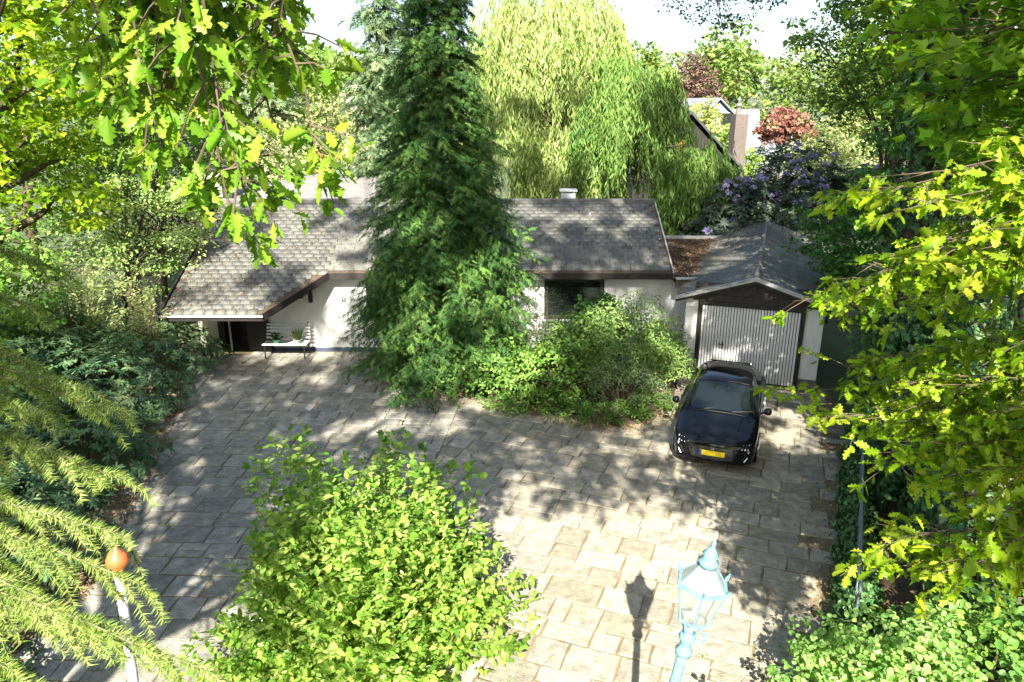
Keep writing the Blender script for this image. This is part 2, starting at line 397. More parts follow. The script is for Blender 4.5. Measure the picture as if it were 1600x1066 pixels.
def make_slabs():
    S = slabs(); rg = random.Random(8); S.sort(key=lambda s: s[0] ** 2 + s[1] ** 2)
    vis = [s for s in S if s[1] > 7.7 and not (-3.4 < s[0] < -1 and s[1] < 11.3)]; big = set(id(s) for s in vis[:300])
    rest = MB(); rc = []
    for s in S:
        V, F = slab_geo(s[2], rg); k = rg.random(); g = rg.uniform(.16, .25)
        warm = 1.0 + .14 * max(0., min(1., (s[0] + 2) / 3.)); col = (g * (1.03 + .05 * k) * warm, g * (1 + .02 * k) * (.4 + .6 * warm), g * (.875 - .07 * k))
        if id(s) in big:
            MB().add(V, F).build('paving_slab', M_slab, drive, col=col)
        else:
            rest.add(V, F); rc += [col] * len(V)
    o = rest.build('paving_slabs', M_slab, drive, col=(.2, .2, .2)); o['kind'] = 'stuff'
    c4 = np.ones((len(rc), 4), np.float32); c4[:, :3] = rc
    o.data.color_attributes['Col'].data.foreach_set('color', c4.ravel())
make_slabs()

# ------------------------------------------------------------------ slates
def slate_field(parent, place, rows, cols, w, h, seed, skip, limit, order, n_name='slate'):
    """place(u, v, lift) -> Matrix at slate centre; the limit first ones by order() are parts, the rest joined"""
    rg = random.Random(seed); meshes = []
    for k in range(7):
        g = rg.uniform(.085, .13); mb = MB(); a = w / 2 - .006; j = lambda: rg.uniform(-.005, .005)
        mb.prism([(-a + j(), -h * .55, 0), (a + j(), -h * .55, 0), (a + j(), h * .75, -.012), (-a + j(), h * .75, -.012)], (0, 0, .011))
        o = mb.build('slate', M_slate, col=(g * .99, g * 1.0, g * rg.uniform(.82, .91))); meshes.append(o.data); C.objects.unlink(o); bpy.data.objects.remove(o)
    items = []
    for r in range(rows):
        for c in range(cols):
            u = (c + (.5 if r % 2 else 0)) * w; v = (r + .5) * h
            if skip(u, v): continue
            m = place(u, v) @ Matrix.Rotation(rg.gauss(0, .01), 4, 'Z') @ Matrix.Rotation(R(3.4) + rg.gauss(0, .007), 4, 'X') @ Matrix.Rotation(rg.gauss(0, .005), 4, 'Y')
            items.append((order(m.translation), rg.randrange(7), m))
    items.sort(key=lambda t: t[0])
    V = []; tot = []; idx = []; col = []; n = 0
    for i, (_, k, m) in enumerate(items):
        if i < limit:
            o = link(n_name, meshes[k], parent); o.matrix_local = m
        else:
            me = meshes[k]
            for v in me.vertices: V.append(tuple(m @ v.co))
            cc = me.color_attributes['Col'].data[0].color[:3]; col += [cc] * len(me.vertices)
            for p in me.polygons: tot.append(len(p.vertices)); idx += [n + q for q in p.vertices]
            n += len(me.vertices)
    if V:
        o = link(n_name + 's', fastmesh('slates', V, tot, idx, M_slate, col), parent); o['kind'] = 'stuff'

# ------------------------------------------------------------------ bungalow
EY, EZ, SL = 21.38, 2.62, R(25)                       # upper eave and roof pitch
RY = 25.0; RZ = EZ + (RY - EY) * math.tan(SL)
LY = 19.62; LZ = EZ + (LY - EY) * math.tan(SL)        # lower eave over the entrance
house = empty('bungalow', (-3, 21.8, 0), 'long white plastered bungalow with grey slate roof and dark timber trim', 'house')
HO = Matrix.Translation((3, -21.8, 0))
def hp(mb, name, mat, parent=None, **k): return mb.build(name, mat, parent or house, xf=HO, **k)
w = MB()
w.box(-4.4, -4.2, 21.8, 22.1, .11, 2.78).box(-8.0, -4.4, 21.8, 22.1, .11, 2.78)
w.box(-4.2, 1.0, 21.8, 22.1, .11, 2.78).box(1.0, 2.85, 21.8, 22.1, .11, 1.05).box(1.0, 2.85, 21.8, 22.1, 2.37, 2.78).box(2.85, 4.62, 21.8, 22.1, .11, 2.78)
hp(w, 'front_wall', M_plaster)
hp(MB().box(-8.0, 4.64, 21.77, 22.1, -.02, .11), 'plinth', M_bluegrey)
hp(MB().box(4.32, 4.62, 22.1, 28.4, -.02, 2.6), 'end_wall', M_plaster)
hp(MB().box(4.62, 6.2, 21.86, 22.1, -.02, 2.3), 'link_wall', M_plaster)
hp(MB().box(-10.0, -9.35, 22.1, 22.4, -.02, 2.6), 'entrance_wall', M_cream)
hp(MB().box(-10.0, -9.8, 22.4, 28.2, -.02, 2.6).box(-9.8, 4.3, 28.2, 28.4, -.02, 2.6), 'rear_wall', M_plaster)
# entrance
hp(MB().box(-9.35, -9.15, 22.0, 22.35, -.02, 2.5), 'door_post', M_dark)
hp(MB().box(-8.32, -8.0, 21.7, 22.35, -.02, 2.5), 'door_post', M_dark)
hp(MB().prism([(-7.98, 21.6, -.02), (-7.55, 21.6, -.02), (-7.75, 21.6, 2.2), (-7.98, 21.6, 2.2)], (0, .19, 0)), 'door_cheek', M_dark)
hp(MB().box(-9.15, -8.32, 22.5, 22.56, -.02, 2.5), 'entrance_recess', M_dark)
dr = hp(MB().prism([(-9.13, 22.3, 0), (-9.08, 22.32, 0), (-8.85, 21.75, 0), (-8.9, 21.73, 0)], (0, 0, 2.1)), 'open_door', M_cream)
hp(MB().tube([(-8.86, 21.80, 1.0), (-8.80, 21.80, 1.0)], .012), 'handle', M_dark, dr)
hp(MB().box(-8.75, -8.4, 22.42, 22.48, .05, 2.1), 'side_panel', M_board)
# window
wf = hp(MB().box(1.0, 2.85, 21.74, 21.86, 2.25, 2.37).box(1.0, 2.85, 21.74, 21.86, 1.05, 1.15).box(1.0, 1.12, 21.74, 21.86, 1.15, 2.25).box(2.73, 2.85, 21.74, 21.86, 1.15, 2.25), 'window_frame', M_dark)
hp(MB().box(1.12, 2.73, 21.80, 21.82, 1.15, 2.25), 'pane', M_glass, wf)
hp(MB().box(.95, 2.9, 21.66, 21.80, 1.0, 1.047), 'window_sill', M_grey)
wf = hp(MB().box(-4.52, -4.46, 21.76, 21.80, 1.0, 2.2).box(-3.1, -3.04, 21.76, 21.80, 1.0, 2.2).box(-4.46, -3.1, 21.76, 21.80, 2.14, 2.2).box(-4.46, -3.1, 21.76, 21.80, 1.0, 1.06), 'window_frame', M_dark)
hp(MB().box(-4.46, -3.1, 21.785, 21.799, 1.06, 2.14), 'pane', M_glass, wf)
# roof body (front slope, rear slope), slates on the front slope
ROOF = [(4.85, EY), (4.85, RY), (-9.9, RY), (-9.9, LY), (-7.05, LY), (-5.52, EY)]
zt = lambda y: EZ + (y - EY) * math.tan(SL)
roof = hp(MB().prism([(x, y, zt(y) - .02) for x, y in ROOF], (0, 0, -.10)).prism([(4.85, RY, RZ - .03), (4.85, 28.8, RZ - 1.7), (-9.9, 28.8, RZ - 1.7), (-9.9, RY, RZ - .03)], (0, 0, -.10)), 'roof', M_felt)
SL_W, SL_H = .30, .205
nrow = int((RY - LY) / math.cos(SL) / SL_H) + 1
def place_main(u, v):
    y = LY + v * math.cos(SL); x = -9.9 + u + .15
    return Matrix.Translation((x + 3, y - 21.8, zt(y) + .004)) @ Matrix.Rotation(SL, 4, 'X')
def skip_main(u, v):
    y = LY + v * math.cos(SL); x = -9.9 + u + .165
    if x > 4.7 or y > RY - .02: return True
    if y < EY + .02:
        lim = -7.05 + (y - LY) / (EY - LY) * 1.53
        return x > lim - .16
    return False
def order_main(p):
    x, y = p.x + 3, p.y + 21.8
    if -4.4 < x < .4: return 1e6 + y       # behind the conifer
    return y * 1.0 + abs(x) * .15
slate_field(roof, place_main, nrow, int(14.7 / SL_W) + 1, SL_W, SL_H, 3, skip_main, 300, order_main)
hp(MB().tube([(x, RY, RZ + .015) for x in np.linspace(-9.9, 4.87, 30)], .075, 8), 'ridge_cap', M_plinth, roof)
hp(MB().box(-5.50, 4.87, EY - .045, EY - .003, EZ - .20, EZ - .015), 'fascia', M_dark, roof)
hp(MB().box(-9.9, -7.03, LY - .05, LY - .004, LZ - .17, LZ - .05), 'fascia', M_dark, roof)
hp(MB().tube([(-9.9, LY - .09, LZ - .03), (-7.0, LY - .09, LZ - .03)], .036, 8), 'gutter', M_grey, roof)
hp(MB().bar((-7.05, LY - .02, LZ - .09), (-5.52, EY - .02, EZ - .09), .045, .20), 'barge_board', M_dark, roof)
hp(MB().prism([(4.86, EY, EZ - .18), (4.86, EY, EZ + .02), (4.86, RY, RZ + .02), (4.86, RY, RZ - .18)], (.035, 0, 0)), 'verge_board', M_grey, roof)
hp(MB().prism([(-9.93, LY - .05, LZ - .18), (-9.93, LY - .05, LZ + .03), (-9.93, RY, RZ + .03), (-9.93, RY, RZ - .18)], (-.04, 0, 0)), 'verge_board', M_dark, roof)
hp(MB().box(-7.0, 4.8, EY, 21.8, EZ - .16, EZ - .13), 'soffit', M_plaster, roof)
hp(MB().bar((-6.25, 20.75, 2.04), (-6.25, 21.8, 2.04), .11, .13).bar((-6.25, 21.74, 1.6), (-6.25, 21.74, 2.0), .11, .11, (0, 1, 0)), 'bracket', M_dark, roof)
# small things on the roof
ch = hp(MB().box(-11.05, -10.0, 25.3, 26.2, -.02, 5.32), 'chimney', M_cream, roof)
hp(MB().box(-11.13, -9.92, 25.2, 26.28, 5.32, 5.42), 'chimney_cap', M_plinth, roof)
v = hp(MB().box(1.72, 2.22, 25.6, 26.0, 4.0, 4.5).box(1.66, 2.28, 25.55, 26.05, 4.56, 4.62).box(1.75, 1.8, 25.6, 25.65, 4.5, 4.56).box(2.14, 2.19, 25.6, 25.65, 4.5, 4.56), 'roof_vent', M_gutter, roof)
rw = MB(); rw.prism([(-11.3, 25.3, 4.1), (-4.8, 25.3, 4.22), (-4.8, 31.5, 5.25)], (0, 0, -.2)).prism([(-11.3, 25.3, 4.1), (-4.8, 31.5, 5.25), (-11.3, 30.5, 4.18)], (0, 0, -.2))
hp(rw, 'rear_wing_roof', plain('pale_felt', (.19, .18, .17), .85, .3, noise=.3, nscale=4, bump=.2))
hp(MB().box(-11.0, -5.0, 28.6, 30.3, -.02, 3.75), 'rear_wing_wall', M_plaster)
hp(MB().bar((-11.35, 30.52, 4.1), (-8.6, 30.95, 4.55), .06, .2), 'rear_fascia', M_dark)
hp(MB().tube([(-6.9, 28.6, 4.4), (-6.9, 28.6, 4.85), (-6.75, 28.6, 4.9)], .05, 8), 'vent_pipe', M_grey)
# flat link roof between house and garage with leaf litter on it
hp(MB().prism([(4.92, 21.2, 2.32), (6.9, 21.2, 2.32), (9.4, 28.2, 2.32), (4.92, 28.2, 2.32)], (0, 0, .13)), 'flat_roof', M_felt)
hp(MB().box(4.9, 6.1, 21.10, 21.197, 2.24, 2.48), 'flat_roof_fascia', M_board)
hp(MB().box(4.9, 6.1, 21.06, 21.2, 2.482, 2.52), 'flat_roof_trim', M_grey)
hp(MB().box(4.92, 9.4, 28.2, 28.3, 2.32, 2.56), 'flat_roof_kerb', M_grey)
def scatter_litter(name, pts, size, pal, seed, parent=None, z=.0, label=None, cat=None):
    rng = np.random.default_rng(seed); n = len(pts); L = Leaves()
    N = unit(np.array([0, 0, 1.]) + rng.normal(0, .35, (n, 3))); D = unit(np.cross(N, rdir(rng, n)))
    L.add(pts, D, N, size * rng.uniform(.5, 1.3, n), 'diamond', palette(rng, pal, n, .35))
    o = L.build(name, M_litter, parent); tag(o, label, cat, kind='stuff'); return o
rng = np.random.default_rng(4); q = rng.random((9000, 2)); yy = 21.25 + q[:, 1] * 6.9; xx = 5.0 + q[:, 0] * (1.7 + (yy - 21.2) * .36)
keep = (xx > 4.95) & (rng.random(9000) < .35 + .6 * np.clip((xx - 5) / 2, 0, 1))
pts = np.stack([xx + 3, yy - 21.8, np.full(9000, 2.462) + rng.random(9000) * .03], 1)[keep]
scatter_litter('leaf_litter', pts, .075, [(.09, .05, .025), (.17, .10, .05), (.26, .18, .1)], 5, house)
# litter on the slates, left part of the roof
q = rng.random((5200, 2)); xx = -9.8 + q[:, 0] ** 1.5 * 8; yy = LY + .1 + q[:, 1] * 4.8
keep = [not skip_main(x + 9.7, (y - LY) / math.cos(SL)) for x, y in zip(xx, yy)]
pts = np.stack([xx + 3, yy - 21.8, zt(yy) + .03], 1)[np.array(keep)]
scatter_litter('roof_litter', pts, .05, [(.12, .07, .03), (.30, .2, .11), (.4, .3, .16)], 6, house)
q = rng.random((700, 2)); xx = .3 + q[:, 0] * 4.4; yy = EY + .1 + q[:, 1] ** 1.3 * 3.3
scatter_litter('roof_litter', np.stack([xx + 3, yy - 21.8, zt(yy) + .03], 1), .05, [(.10, .06, .03), (.22, .13, .07), (.5, .45, .38)], 7, house)

# ------------------------------------------------------------------ garage
gar = empty('garage', (6.5, 18.8, 0), 'small white garage with slate gable roof and slatted white door', 'garage', R(-20))
GL = 10.6; GP = math.atan2(.65, 2.05); GA = 3.05
MB().box(-1.8, -1.37, .25, .5, .28, 2.42).build('front_wall', M_plaster, gar)
MB().box(1.27, 1.8, .25, .5, .28, 2.42).build('front_wall', M_plaster, gar)
MB().box(-1.8, -1.6, .5, GL - .2, .28, 2.42).box(1.6, 1.8, .5, GL - .2, .28, 2.42).box(-1.6, 1.6, GL - .4, GL - .2, .28, 2.42).build('side_wall', M_plaster, gar)
MB().box(-1.82, -1.39, .23, .5, -.02, .28).box(1.29, 1.82, .23, .5, -.02, .28).box(-1.82, -1.6, .5, GL - .2, -.02, .28).box(1.6, 1.82, .5, GL - .2, -.02, .28).build('plinth', M_plinth, gar)
fr = MB().box(-1.46, -1.36, .18, .32, -.02, 2.16).box(1.24, 1.34, .18, .32, -.02, 2.16).box(-1.46, 1.34, .18, .32, 2.16, 2.27).build('door_frame', M_dark, gar)
door = MB().box(-1.36, 1.24, .27, .31, .02, 2.15).build('garage_door', M_dark, gar)
ns = 33; p = 2.58 / ns; sm = None
for i in range(ns):
    x = -1.35 + p * (i + .5)
    if sm is None:
        o = MB().box(-p * .385, p * .385, -.03, 0, .03, 2.13).build('slat', M_slat, door, bevel=.006); sm = o.data
    else: o = link('slat', sm, door)
    o.location = (x, .268, 0)
hx = -1.35 + p * 8
h = MB().box(hx - .02, hx + .02, .215, .236, .93, 1.12).tube([(hx, .22, 1.06), (hx, .17, 1.06), (hx - .12, .17, 1.06)], .012, 6).build('handle', M_dark, door)
# gable of four lapped dark boards
for k in range(4):
    z0 = 2.27 + k * .185; z1 = min(z0 + .18, 2.92); y = .21 - .004 * k
    hw = lambda z: min(1.62, (GA - .1 - z) / math.tan(GP))
    MB().prism([(-hw(z0), y, z0), (hw(z0), y, z0), (hw(z1), y, z1), (-hw(z1), y, z1)], (0, .06, 0)).build('gable_board', M_board, gar)
MB().box(-.03, .03, .165, .197, 2.6, 2.93).build('gable_post', M_board, gar)
MB().box(-1.58, 1.58, .3, .42, 2.3, 2.75).build('gable_backing', M_board, gar)
groof = MB().prism([(0, 0, GA - .02), (0, GL, GA - .02), (-2.05, GL, 2.38), (-2.05, 0, 2.38)], (0, 0, -.08)).prism([(0, 0, GA - .021), (0, GL, GA - .021), (2.05, GL, 2.38), (2.05, 0, 2.38)], (0, 0, -.08)).build('roof', M_felt, gar)
def place_g(side):
    def f(u, v):
        s = 2.15 - v; x = side * s * math.cos(GP); y = u + .15 if side > 0 else GL - u - .15
        return Matrix.Translation((x, y, GA - s * math.sin(GP) + .006)) @ Matrix.Rotation(R(90) * side, 4, 'Z') @ Matrix.Rotation(GP, 4, 'X')
    return f
for side in (-1, 1):
    slate_field(groof, place_g(side), 9, int(GL / .34), .34, .24, 20 + side, lambda u, v: u > GL - .2 or v > 2.12, 150, lambda q: q.y)
for k in range(22):
    MB().tube([(0, k * .48 + .0, GA + .035), (0, k * .48 + .47, GA + .028)], .085, 8).build('ridge_tile', M_plinth, groof)
for s in (-1, 1):
    MB().prism([(0, -.06, GA + .03), (s * 2.09, -.06, 2.38 + .02), (s * 2.09, -.06, 2.38 - .09), (0, -.06, GA - .08)], (0, .05, 0)).build('verge_trim', M_grey, groof)
    MB().prism([(0, -.005, GA - .085), (s * 2.07, -.005, 2.28), (s * 2.07, -.005, 2.22), (0, -.005, GA - .16)], (0, .19, 0)).build('barge_board', M_dark, groof)
    MB().box(s * 2.05 - .02, s * 2.05 + .02, .06, GL, 2.22, 2.37).build('eave_board', M_dark, groof)
rng = np.random.default_rng(14); q = rng.random((2600, 2)); v = q[:, 0] ** 2.2 * 2.0; y = .1 + q[:, 1] * (GL - .3)
sd = np.where(rng.random(2600) < .6, -1, 1); xx = sd * (2.05 - v)
scatter_litter('roof_litter', np.stack([xx, y, GA - np.abs(xx) * math.tan(GP) + .035], 1), .055, [(.09, .05, .025), (.2, .13, .07)], 9, gar)

# ------------------------------------------------------------------ bench and its pots
bench = empty('garden_bench', (-6.95, 21.15, .03), 'white slatted garden bench with black iron legs against the white wall', 'bench')
M_iron = plain('black_iron', (.012, .014, .013), .5, .4)
M_bw = plain('bench_paint', (.55, .58, .56), .5, .4, noise=.2, nscale=10)
for k in range(4): MB().box(-.68, .68, -.22 + k * .115, -.22 + k * .115 + .10, .425, .45).build('seat_slat', M_bw, bench, bevel=.004)
for k in range(5): MB().bar((-.68, .27 + k * .035, .53 + k * .095), (.68, .27 + k * .035, .53 + k * .095), .022, .065).build('back_slat', M_bw, bench, bevel=.003)
for s in (-1, 1):
    f = MB(); x = s * .6
    f.tube([(x, -.23, 0), (x, -.2, .41), (x, .22, .41), (x, .27, .5), (x, .45, .97)], .02, 6).tube([(x, .24, .41), (x, .33, 0)], .02, 6)
    f.build('leg', M_iron, bench)
def pot(name, label, loc, mat, kind):
    t = empty(name, loc, label, 'potted plant'); MB().lathe([(.09, 0), (.13, .10), (.135, .115), (.115, .115), (.1, .09)], 14).build('pot', mat, t, smooth=False)
    rng = np.random.default_rng(3 if kind else 9); L = Leaves()
    if kind:
        n = 90; a = rng.random(n) * 6.28; d = np.stack([np.cos(a) * .45, np.sin(a) * .45, rng.uniform(.6, 1.1, n)], 1)
        L.add(np.array([[0, 0, .1]]) + rng.normal(0, .04, (n, 3)) * [1, 1, .2], d, rdir(rng, n), rng.uniform(.25, .48, n), 'needle', palette(rng, [(.05, .1, .03), (.1, .17, .05)], n))
    clump_leaves(L, rng, np.array([[0, 0, .17]]) + rng.normal(0, .06, (12, 3)), np.full(12, .1), 16, .07, 'oval', [(.04, .08, .02), (.10, .14, .04)])
    L.build('foliage', M_leaf, t)
pot('flower_pot', 'bushy plant in a green bowl on the white bench', (-7.22, 21.12, .482), plain('green_glaze', (.10, .30, .18), .3, .5), 0)
pot('flower_pot', 'spiky grass-like plant in a white bowl on the bench', (-6.58, 21.12, .482), plain('white_glaze', (.5, .53, .5), .4, .5), 1)
# ------------------------------------------------------------------ lamp post
lamp = empty('lamp_post', (1.2, 5.55, -.03), 'old pale blue lamp post with six-sided glass lantern', 'lamp post')
lamp.rotation_euler = (0, R(9.0), 0)
M_blue = plain('blue_paint', (.165, .29, .345), .55, .3, noise=.25, nscale=18, bump=.2, col2=(.07, .14, .17))
M_lglass, nt, b = newmat('lantern_glass')
b.inputs['Base Color'].default_value = (.86, .88, .82, 1); b.inputs['Transmission Weight'].default_value = .9; b.inputs['Roughness'].default_value = .12; b.inputs['IOR'].default_value = 1.1
M_milk, nt, b = newmat('milky_glass')
b.inputs['Base Color'].default_value = (.42, .45, .42, 1); b.inputs['Transmission Weight'].default_value = .65; b.inputs['Roughness'].default_value = .4; b.inputs['IOR'].default_value = 1.15
MB().lathe([(.10, 0), (.10, .35), (.075, .42), (.06, .9), (.066, .93), (.055, .97), (.05, 2.5), (.045, 2.55)], 14).build('post', M_blue, lamp, smooth=True)
MB().lathe([(.046, 2.55), (.075, 2.57), (.08, 2.62), (.055, 2.66), (.06, 2.72), (.085, 2.76), (.07, 2.80), (.05, 2.82)], 14).build('collar', M_blue, lamp, smooth=True)
def hexp(r, z, off=0.): return [(r * math.cos(R(60 * k + 15 + off)), r * math.sin(R(60 * k + 15 + off)), z) for k in range(6)]
ZB, ZT, ZR = 2.98, 3.36, 3.56; RB, RT, RR = .135, .235, .07
for k in range(4):
    a = R(90 * k + 40); MB().tube([(.05 * math.cos(a), .05 * math.sin(a), 2.8), (.12 * math.cos(a), .12 * math.sin(a), 2.97)], .012, 6).build('bracket', M_blue, lamp)
for k in range(2):
    a = R(-30 + 60 * k); c, s = math.cos(a), math.sin(a)
    MB().tube([(r * c, r * s, z) for r, z in ((.06, 2.76), (.14, 2.78), (.17, 2.84), (.15, 2.88), (.125, 2.86), (.13, 2.83))], .011, 6).build('scroll', M_blue, lamp)
B, Tp, Rr = hexp(RB, ZB), hexp(RT, ZT), hexp(RR, ZR)
ring = MB()
for P_, t in ((B, .026), (Tp, .03), (Rr, .02)):
    for k in range(6): ring.bar(P_[k], P_[(k + 1) % 6], t, t)
for k in range(6): ring.bar(B[k], Tp[k], .014, .014); ring.bar(Tp[k], Rr[k], .012, .012)
ring.build('lantern_frame', M_blue, lamp)
for k in range(6):
    k2 = (k + 1) % 6
    for A_, Bq, nm, gm in ((B, Tp, 'glass_pane', M_lglass), (Tp, Rr, 'roof_pane', M_milk)):
        q = [Vector(A_[k]), Vector(A_[k2]), Vector(Bq[k2]), Vector(Bq[k])]; n = (q[1] - q[0]).cross(q[3] - q[0]).normalized()
        MB().prism([tuple(p) for p in q], tuple(n * -.004)).build(nm, gm, lamp)
for k in range(6):
    x, y, z = Tp[k]; MB().prism([(x * .97, y * .97, z), (x * 1.12, y * 1.12, z + .02), (x * 1.16, y * 1.16, z + .085), (x * 1.0, y * 1.0, z + .04)], (-y * .07, x * .07, 0)).build('ornament', M_blue, lamp)
MB().lathe([(.085, 3.55), (.095, 3.60), (.06, 3.64), (.075, 3.67), (.04, 3.72), (.018, 3.76), (.024, 3.79), (.008, 3.83), (.003, 3.90)], 12).build('finial', M_blue, lamp, smooth=True)
MB().lathe([(.02, 3.0), (.028, 3.05), (.028, 3.2), (.02, 3.24)], 10).build('bulb', plain('white_bulb', (.85, .85, .82), .3, .5), lamp, smooth=True)
MB().lathe([(.03, 2.84), (.03, 2.95)], 8).build('lamp_holder', plain('holder', (.4, .36, .34), .5), lamp)

# ------------------------------------------------------------------ white pole with an orange finial
pole = empty('flag_pole', (-2.78, 3.96, -.03), 'white pole with an orange onion-shaped finial among cedar branches', 'pole')
pole.rotation_euler = (0, R(3.2), 0)
MB().lathe([(.042, 0), (.038, 2.0), (.030, 4.57), (.024, 4.59)], 12).build('shaft', plain('white_paint', (.62, .62, .59), .55, .4, noise=.4, nscale=9), pole, smooth=True)
MB().lathe([(r_ * .76, 4.58 + (z_ - 3.79) * .76) for r_, z_ in [(.02, 3.79), (.045, 3.81), (.03, 3.825), (.055, 3.85), (.088, 3.90), (.092, 3.935), (.07, 3.98), (.028, 4.015), (.012, 4.045), (.001, 4.07)]], 16).build('finial', plain('orange_paint', (.72, .13, .045), .28, .5, noise=.25, nscale=20), pole, smooth=True)

# ------------------------------------------------------------------ car
M_paint = plain('black_paint', (.004, .004, .0045), .06, .34)
M_roofb = plain('black_roof', (.004, .004, .0045), .06, .42)
M_cglass = plain('car_glass', (.006, .009, .009), .02, .75)
M_plast = plain('black_plastic', (.012, .012, .013), .55, .4)
M_tyre = plain('tyre', (.012, .012, .012), .85, .2)
M_alloy = plain('alloy', (.35, .35, .36), .3, .5, metal=.9)
M_chrome = plain('chrome', (.75, .75, .77), .12, .5, metal=1.)
M_lens = plain('lens', (.16, .18, .22), .08, .8, coat=1.)
M_drl = plain('drl_white', (.80, .82, .86), .3, .5)
car = empty('parked_car', (4.2, 13.72, .03), 'glossy black hatchback parked nose out before the garage', 'car', R(-21))
# stations: x from nose, half width, bumper underside, belt height, hood/roof centre height, greenhouse flag, top half width
ST = [(.00, .42, .28, .56, .60, 0, 0), (.05, .60, .22, .60, .665, 0, 0), (.14, .74, .19, .64, .715, 0, 0), (.30, .825, .17, .68, .765, 0, 0), (.55, .865, .17, .73, .83, 0, 0),
      (.85, .872, .17, .80, .895, 0, 0), (1.08, .872, .17, .86, .945, .02, .66), (1.30, .872, .17, .89, 1.08, .38, .64), (1.60, .872, .17, .91, 1.265, .78, .59), (1.90, .872, .17, .92, 1.40, 1, .55),
      (2.30, .872, .17, .93, 1.435, 1, .55), (2.75, .872, .17, .95, 1.425, 1, .545), (3.15, .872, .17, .97, 1.385, 1, .53), (3.5, .865, .18, .98, 1.325, .95, .51), (3.74, .845, .20, .97, 1.17, .72, .52),
      (3.92, .80, .24, .93, .99, .25, .56), (4.02, .70, .28, .86, .89, 0, 0), (4.055, .52, .34, .78, .80, 0, 0)]
def section(x, w, zb, belt, top, g, tw):
    P = [(0, zb), (w * .86, zb), (w * .985, zb + .14), (w * 1.0, (zb + belt) * .56), (w * .985, belt - .06), (w * .93, belt)]
    hood = [(w * .74, belt + (top - belt) * .55), (w * .52, belt + (top - belt) * .82), (w * .27, belt + (top - belt) * .96), (0, top)]
    gh = [(w * .93 - (w * .93 - tw - .05) * .5 * 1, belt + (top - belt) * .5), (tw + .05, top - .07), (tw * .62, top - .012), (0, top)]
    return P + [(h[0] * (1 - g) + q[0] * g, h[1] * (1 - g) + q[1] * g) for h, q in zip(hood, gh)]
G = np.array([[(s[0], y, z) for y, z in section(*s)] for s in ST])          # stations x points
def catmull(A, n):
    A = np.asarray(A); m = len(A); out = []; E = np.concatenate([[2 * A[0] - A[1]], A, [2 * A[-1] - A[-2]]])
    for i in range(m - 1):
        for k in range(n):
            t = k / n; p0, p1, p2, p3 = E[i:i + 4]
            out.append(.5 * (2 * p1 + (p2 - p0) * t + (2 * p0 - 5 * p1 + 4 * p2 - p3) * t * t + (3 * p1 - p0 - 3 * p2 + p3) * t ** 3))
    out.append(A[-1]); return np.array(out)
NS, NP = 4, 3
Gs = catmull(G, NS); Gs = np.moveaxis(catmull(np.moveaxis(Gs, 1, 0), NP), 0, 1)
ni, nj = Gs.shape[:2]
full = np.concatenate([Gs, (Gs * [1, -1, 1])[:, ::-1][:, 1:]], 1); nf = full.shape[1]
def part_mesh(name, mask, mat, parent, off=0., hole=None):
    F = []
    for i in range(ni - 1):
        for j in range(nf - 1):
            jj = min(j, 2 * (nj - 1) - 1 - j)
            if mask(i / NS, jj / NP, full[i, j, 0], j): F.append((i * nf + j, (i + 1) * nf + j, (i + 1) * nf + j + 1, i * nf + j + 1))
    V = full.reshape(-1, 3).copy()
    V = np.stack([V[:, 1], V[:, 0], V[:, 2]], 1)                 # local: x across, y back
    used = sorted(set(k for f in F for k in f)); mp = {k: n for n, k in enumerate(used)}
    me = bpy.data.meshes.new(name); me.from_pydata([tuple(V[k]) for k in used], [], [tuple(mp[k] for k in f) for f in F]); me.update()
    bm = bmesh.new(); bm.from_mesh(me); bmesh.ops.remove_doubles(bm, verts=bm.verts, dist=1e-5)
    bmesh.ops.recalc_face_normals(bm, faces=bm.faces)
    s = sum(f.normal.z * f.calc_area() for f in bm.faces)
    if s < 0 and name != 'body': bmesh.ops.reverse_faces(bm, faces=bm.faces)
    if off:
        bm.normal_update()
        for v_ in bm.verts: v_.co += v_.normal * off
    bm.to_mesh(me); bm.free(); me.shade_smooth(); me.materials.append(mat); return link(name, me, parent)
ws = lambda i, j, x, jf: 6.15 <= i < 8.75 and j >= 6.3
sg = lambda i, j, x, jf: 7.3 <= i < 13.3 and 5.2 <= j < 6.95 and not (abs(i - 10.6) < .13)
rg_ = lambda i, j, x, jf: 13.4 <= i < 15.0 and j >= 6.6
rp = lambda i, j, x, jf: 8.75 <= i < 13.4 and j >= 7.0
body = part_mesh('body', lambda i, j, x, jf: not (ws(i, j, x, jf) or sg(i, j, x, jf) or rg_(i, j, x, jf) or rp(i, j, x, jf)), M_paint, car)
part_mesh('windscreen', ws, M_cglass, car)
half = (nf - 1) // 2
for sd in (0, 1):
    part_mesh('front_side_window', lambda i, j, x, jf: sg(i, j, x, jf) and i < 10.6 and (jf < half) == (sd == 0), M_cglass, car)
    part_mesh('rear_side_window', lambda i, j, x, jf: sg(i, j, x, jf) and i > 10.6 and (jf < half) == (sd == 0), M_cglass, car)
part_mesh('rear_window', rg_, M_cglass, car)
part_mesh('roof_panel', rp, M_roofb, car)
part_mesh('bonnet', lambda i, j, x, jf: 2.3 <= i < 6.0 and j >= 6.0, M_paint, car, .006)
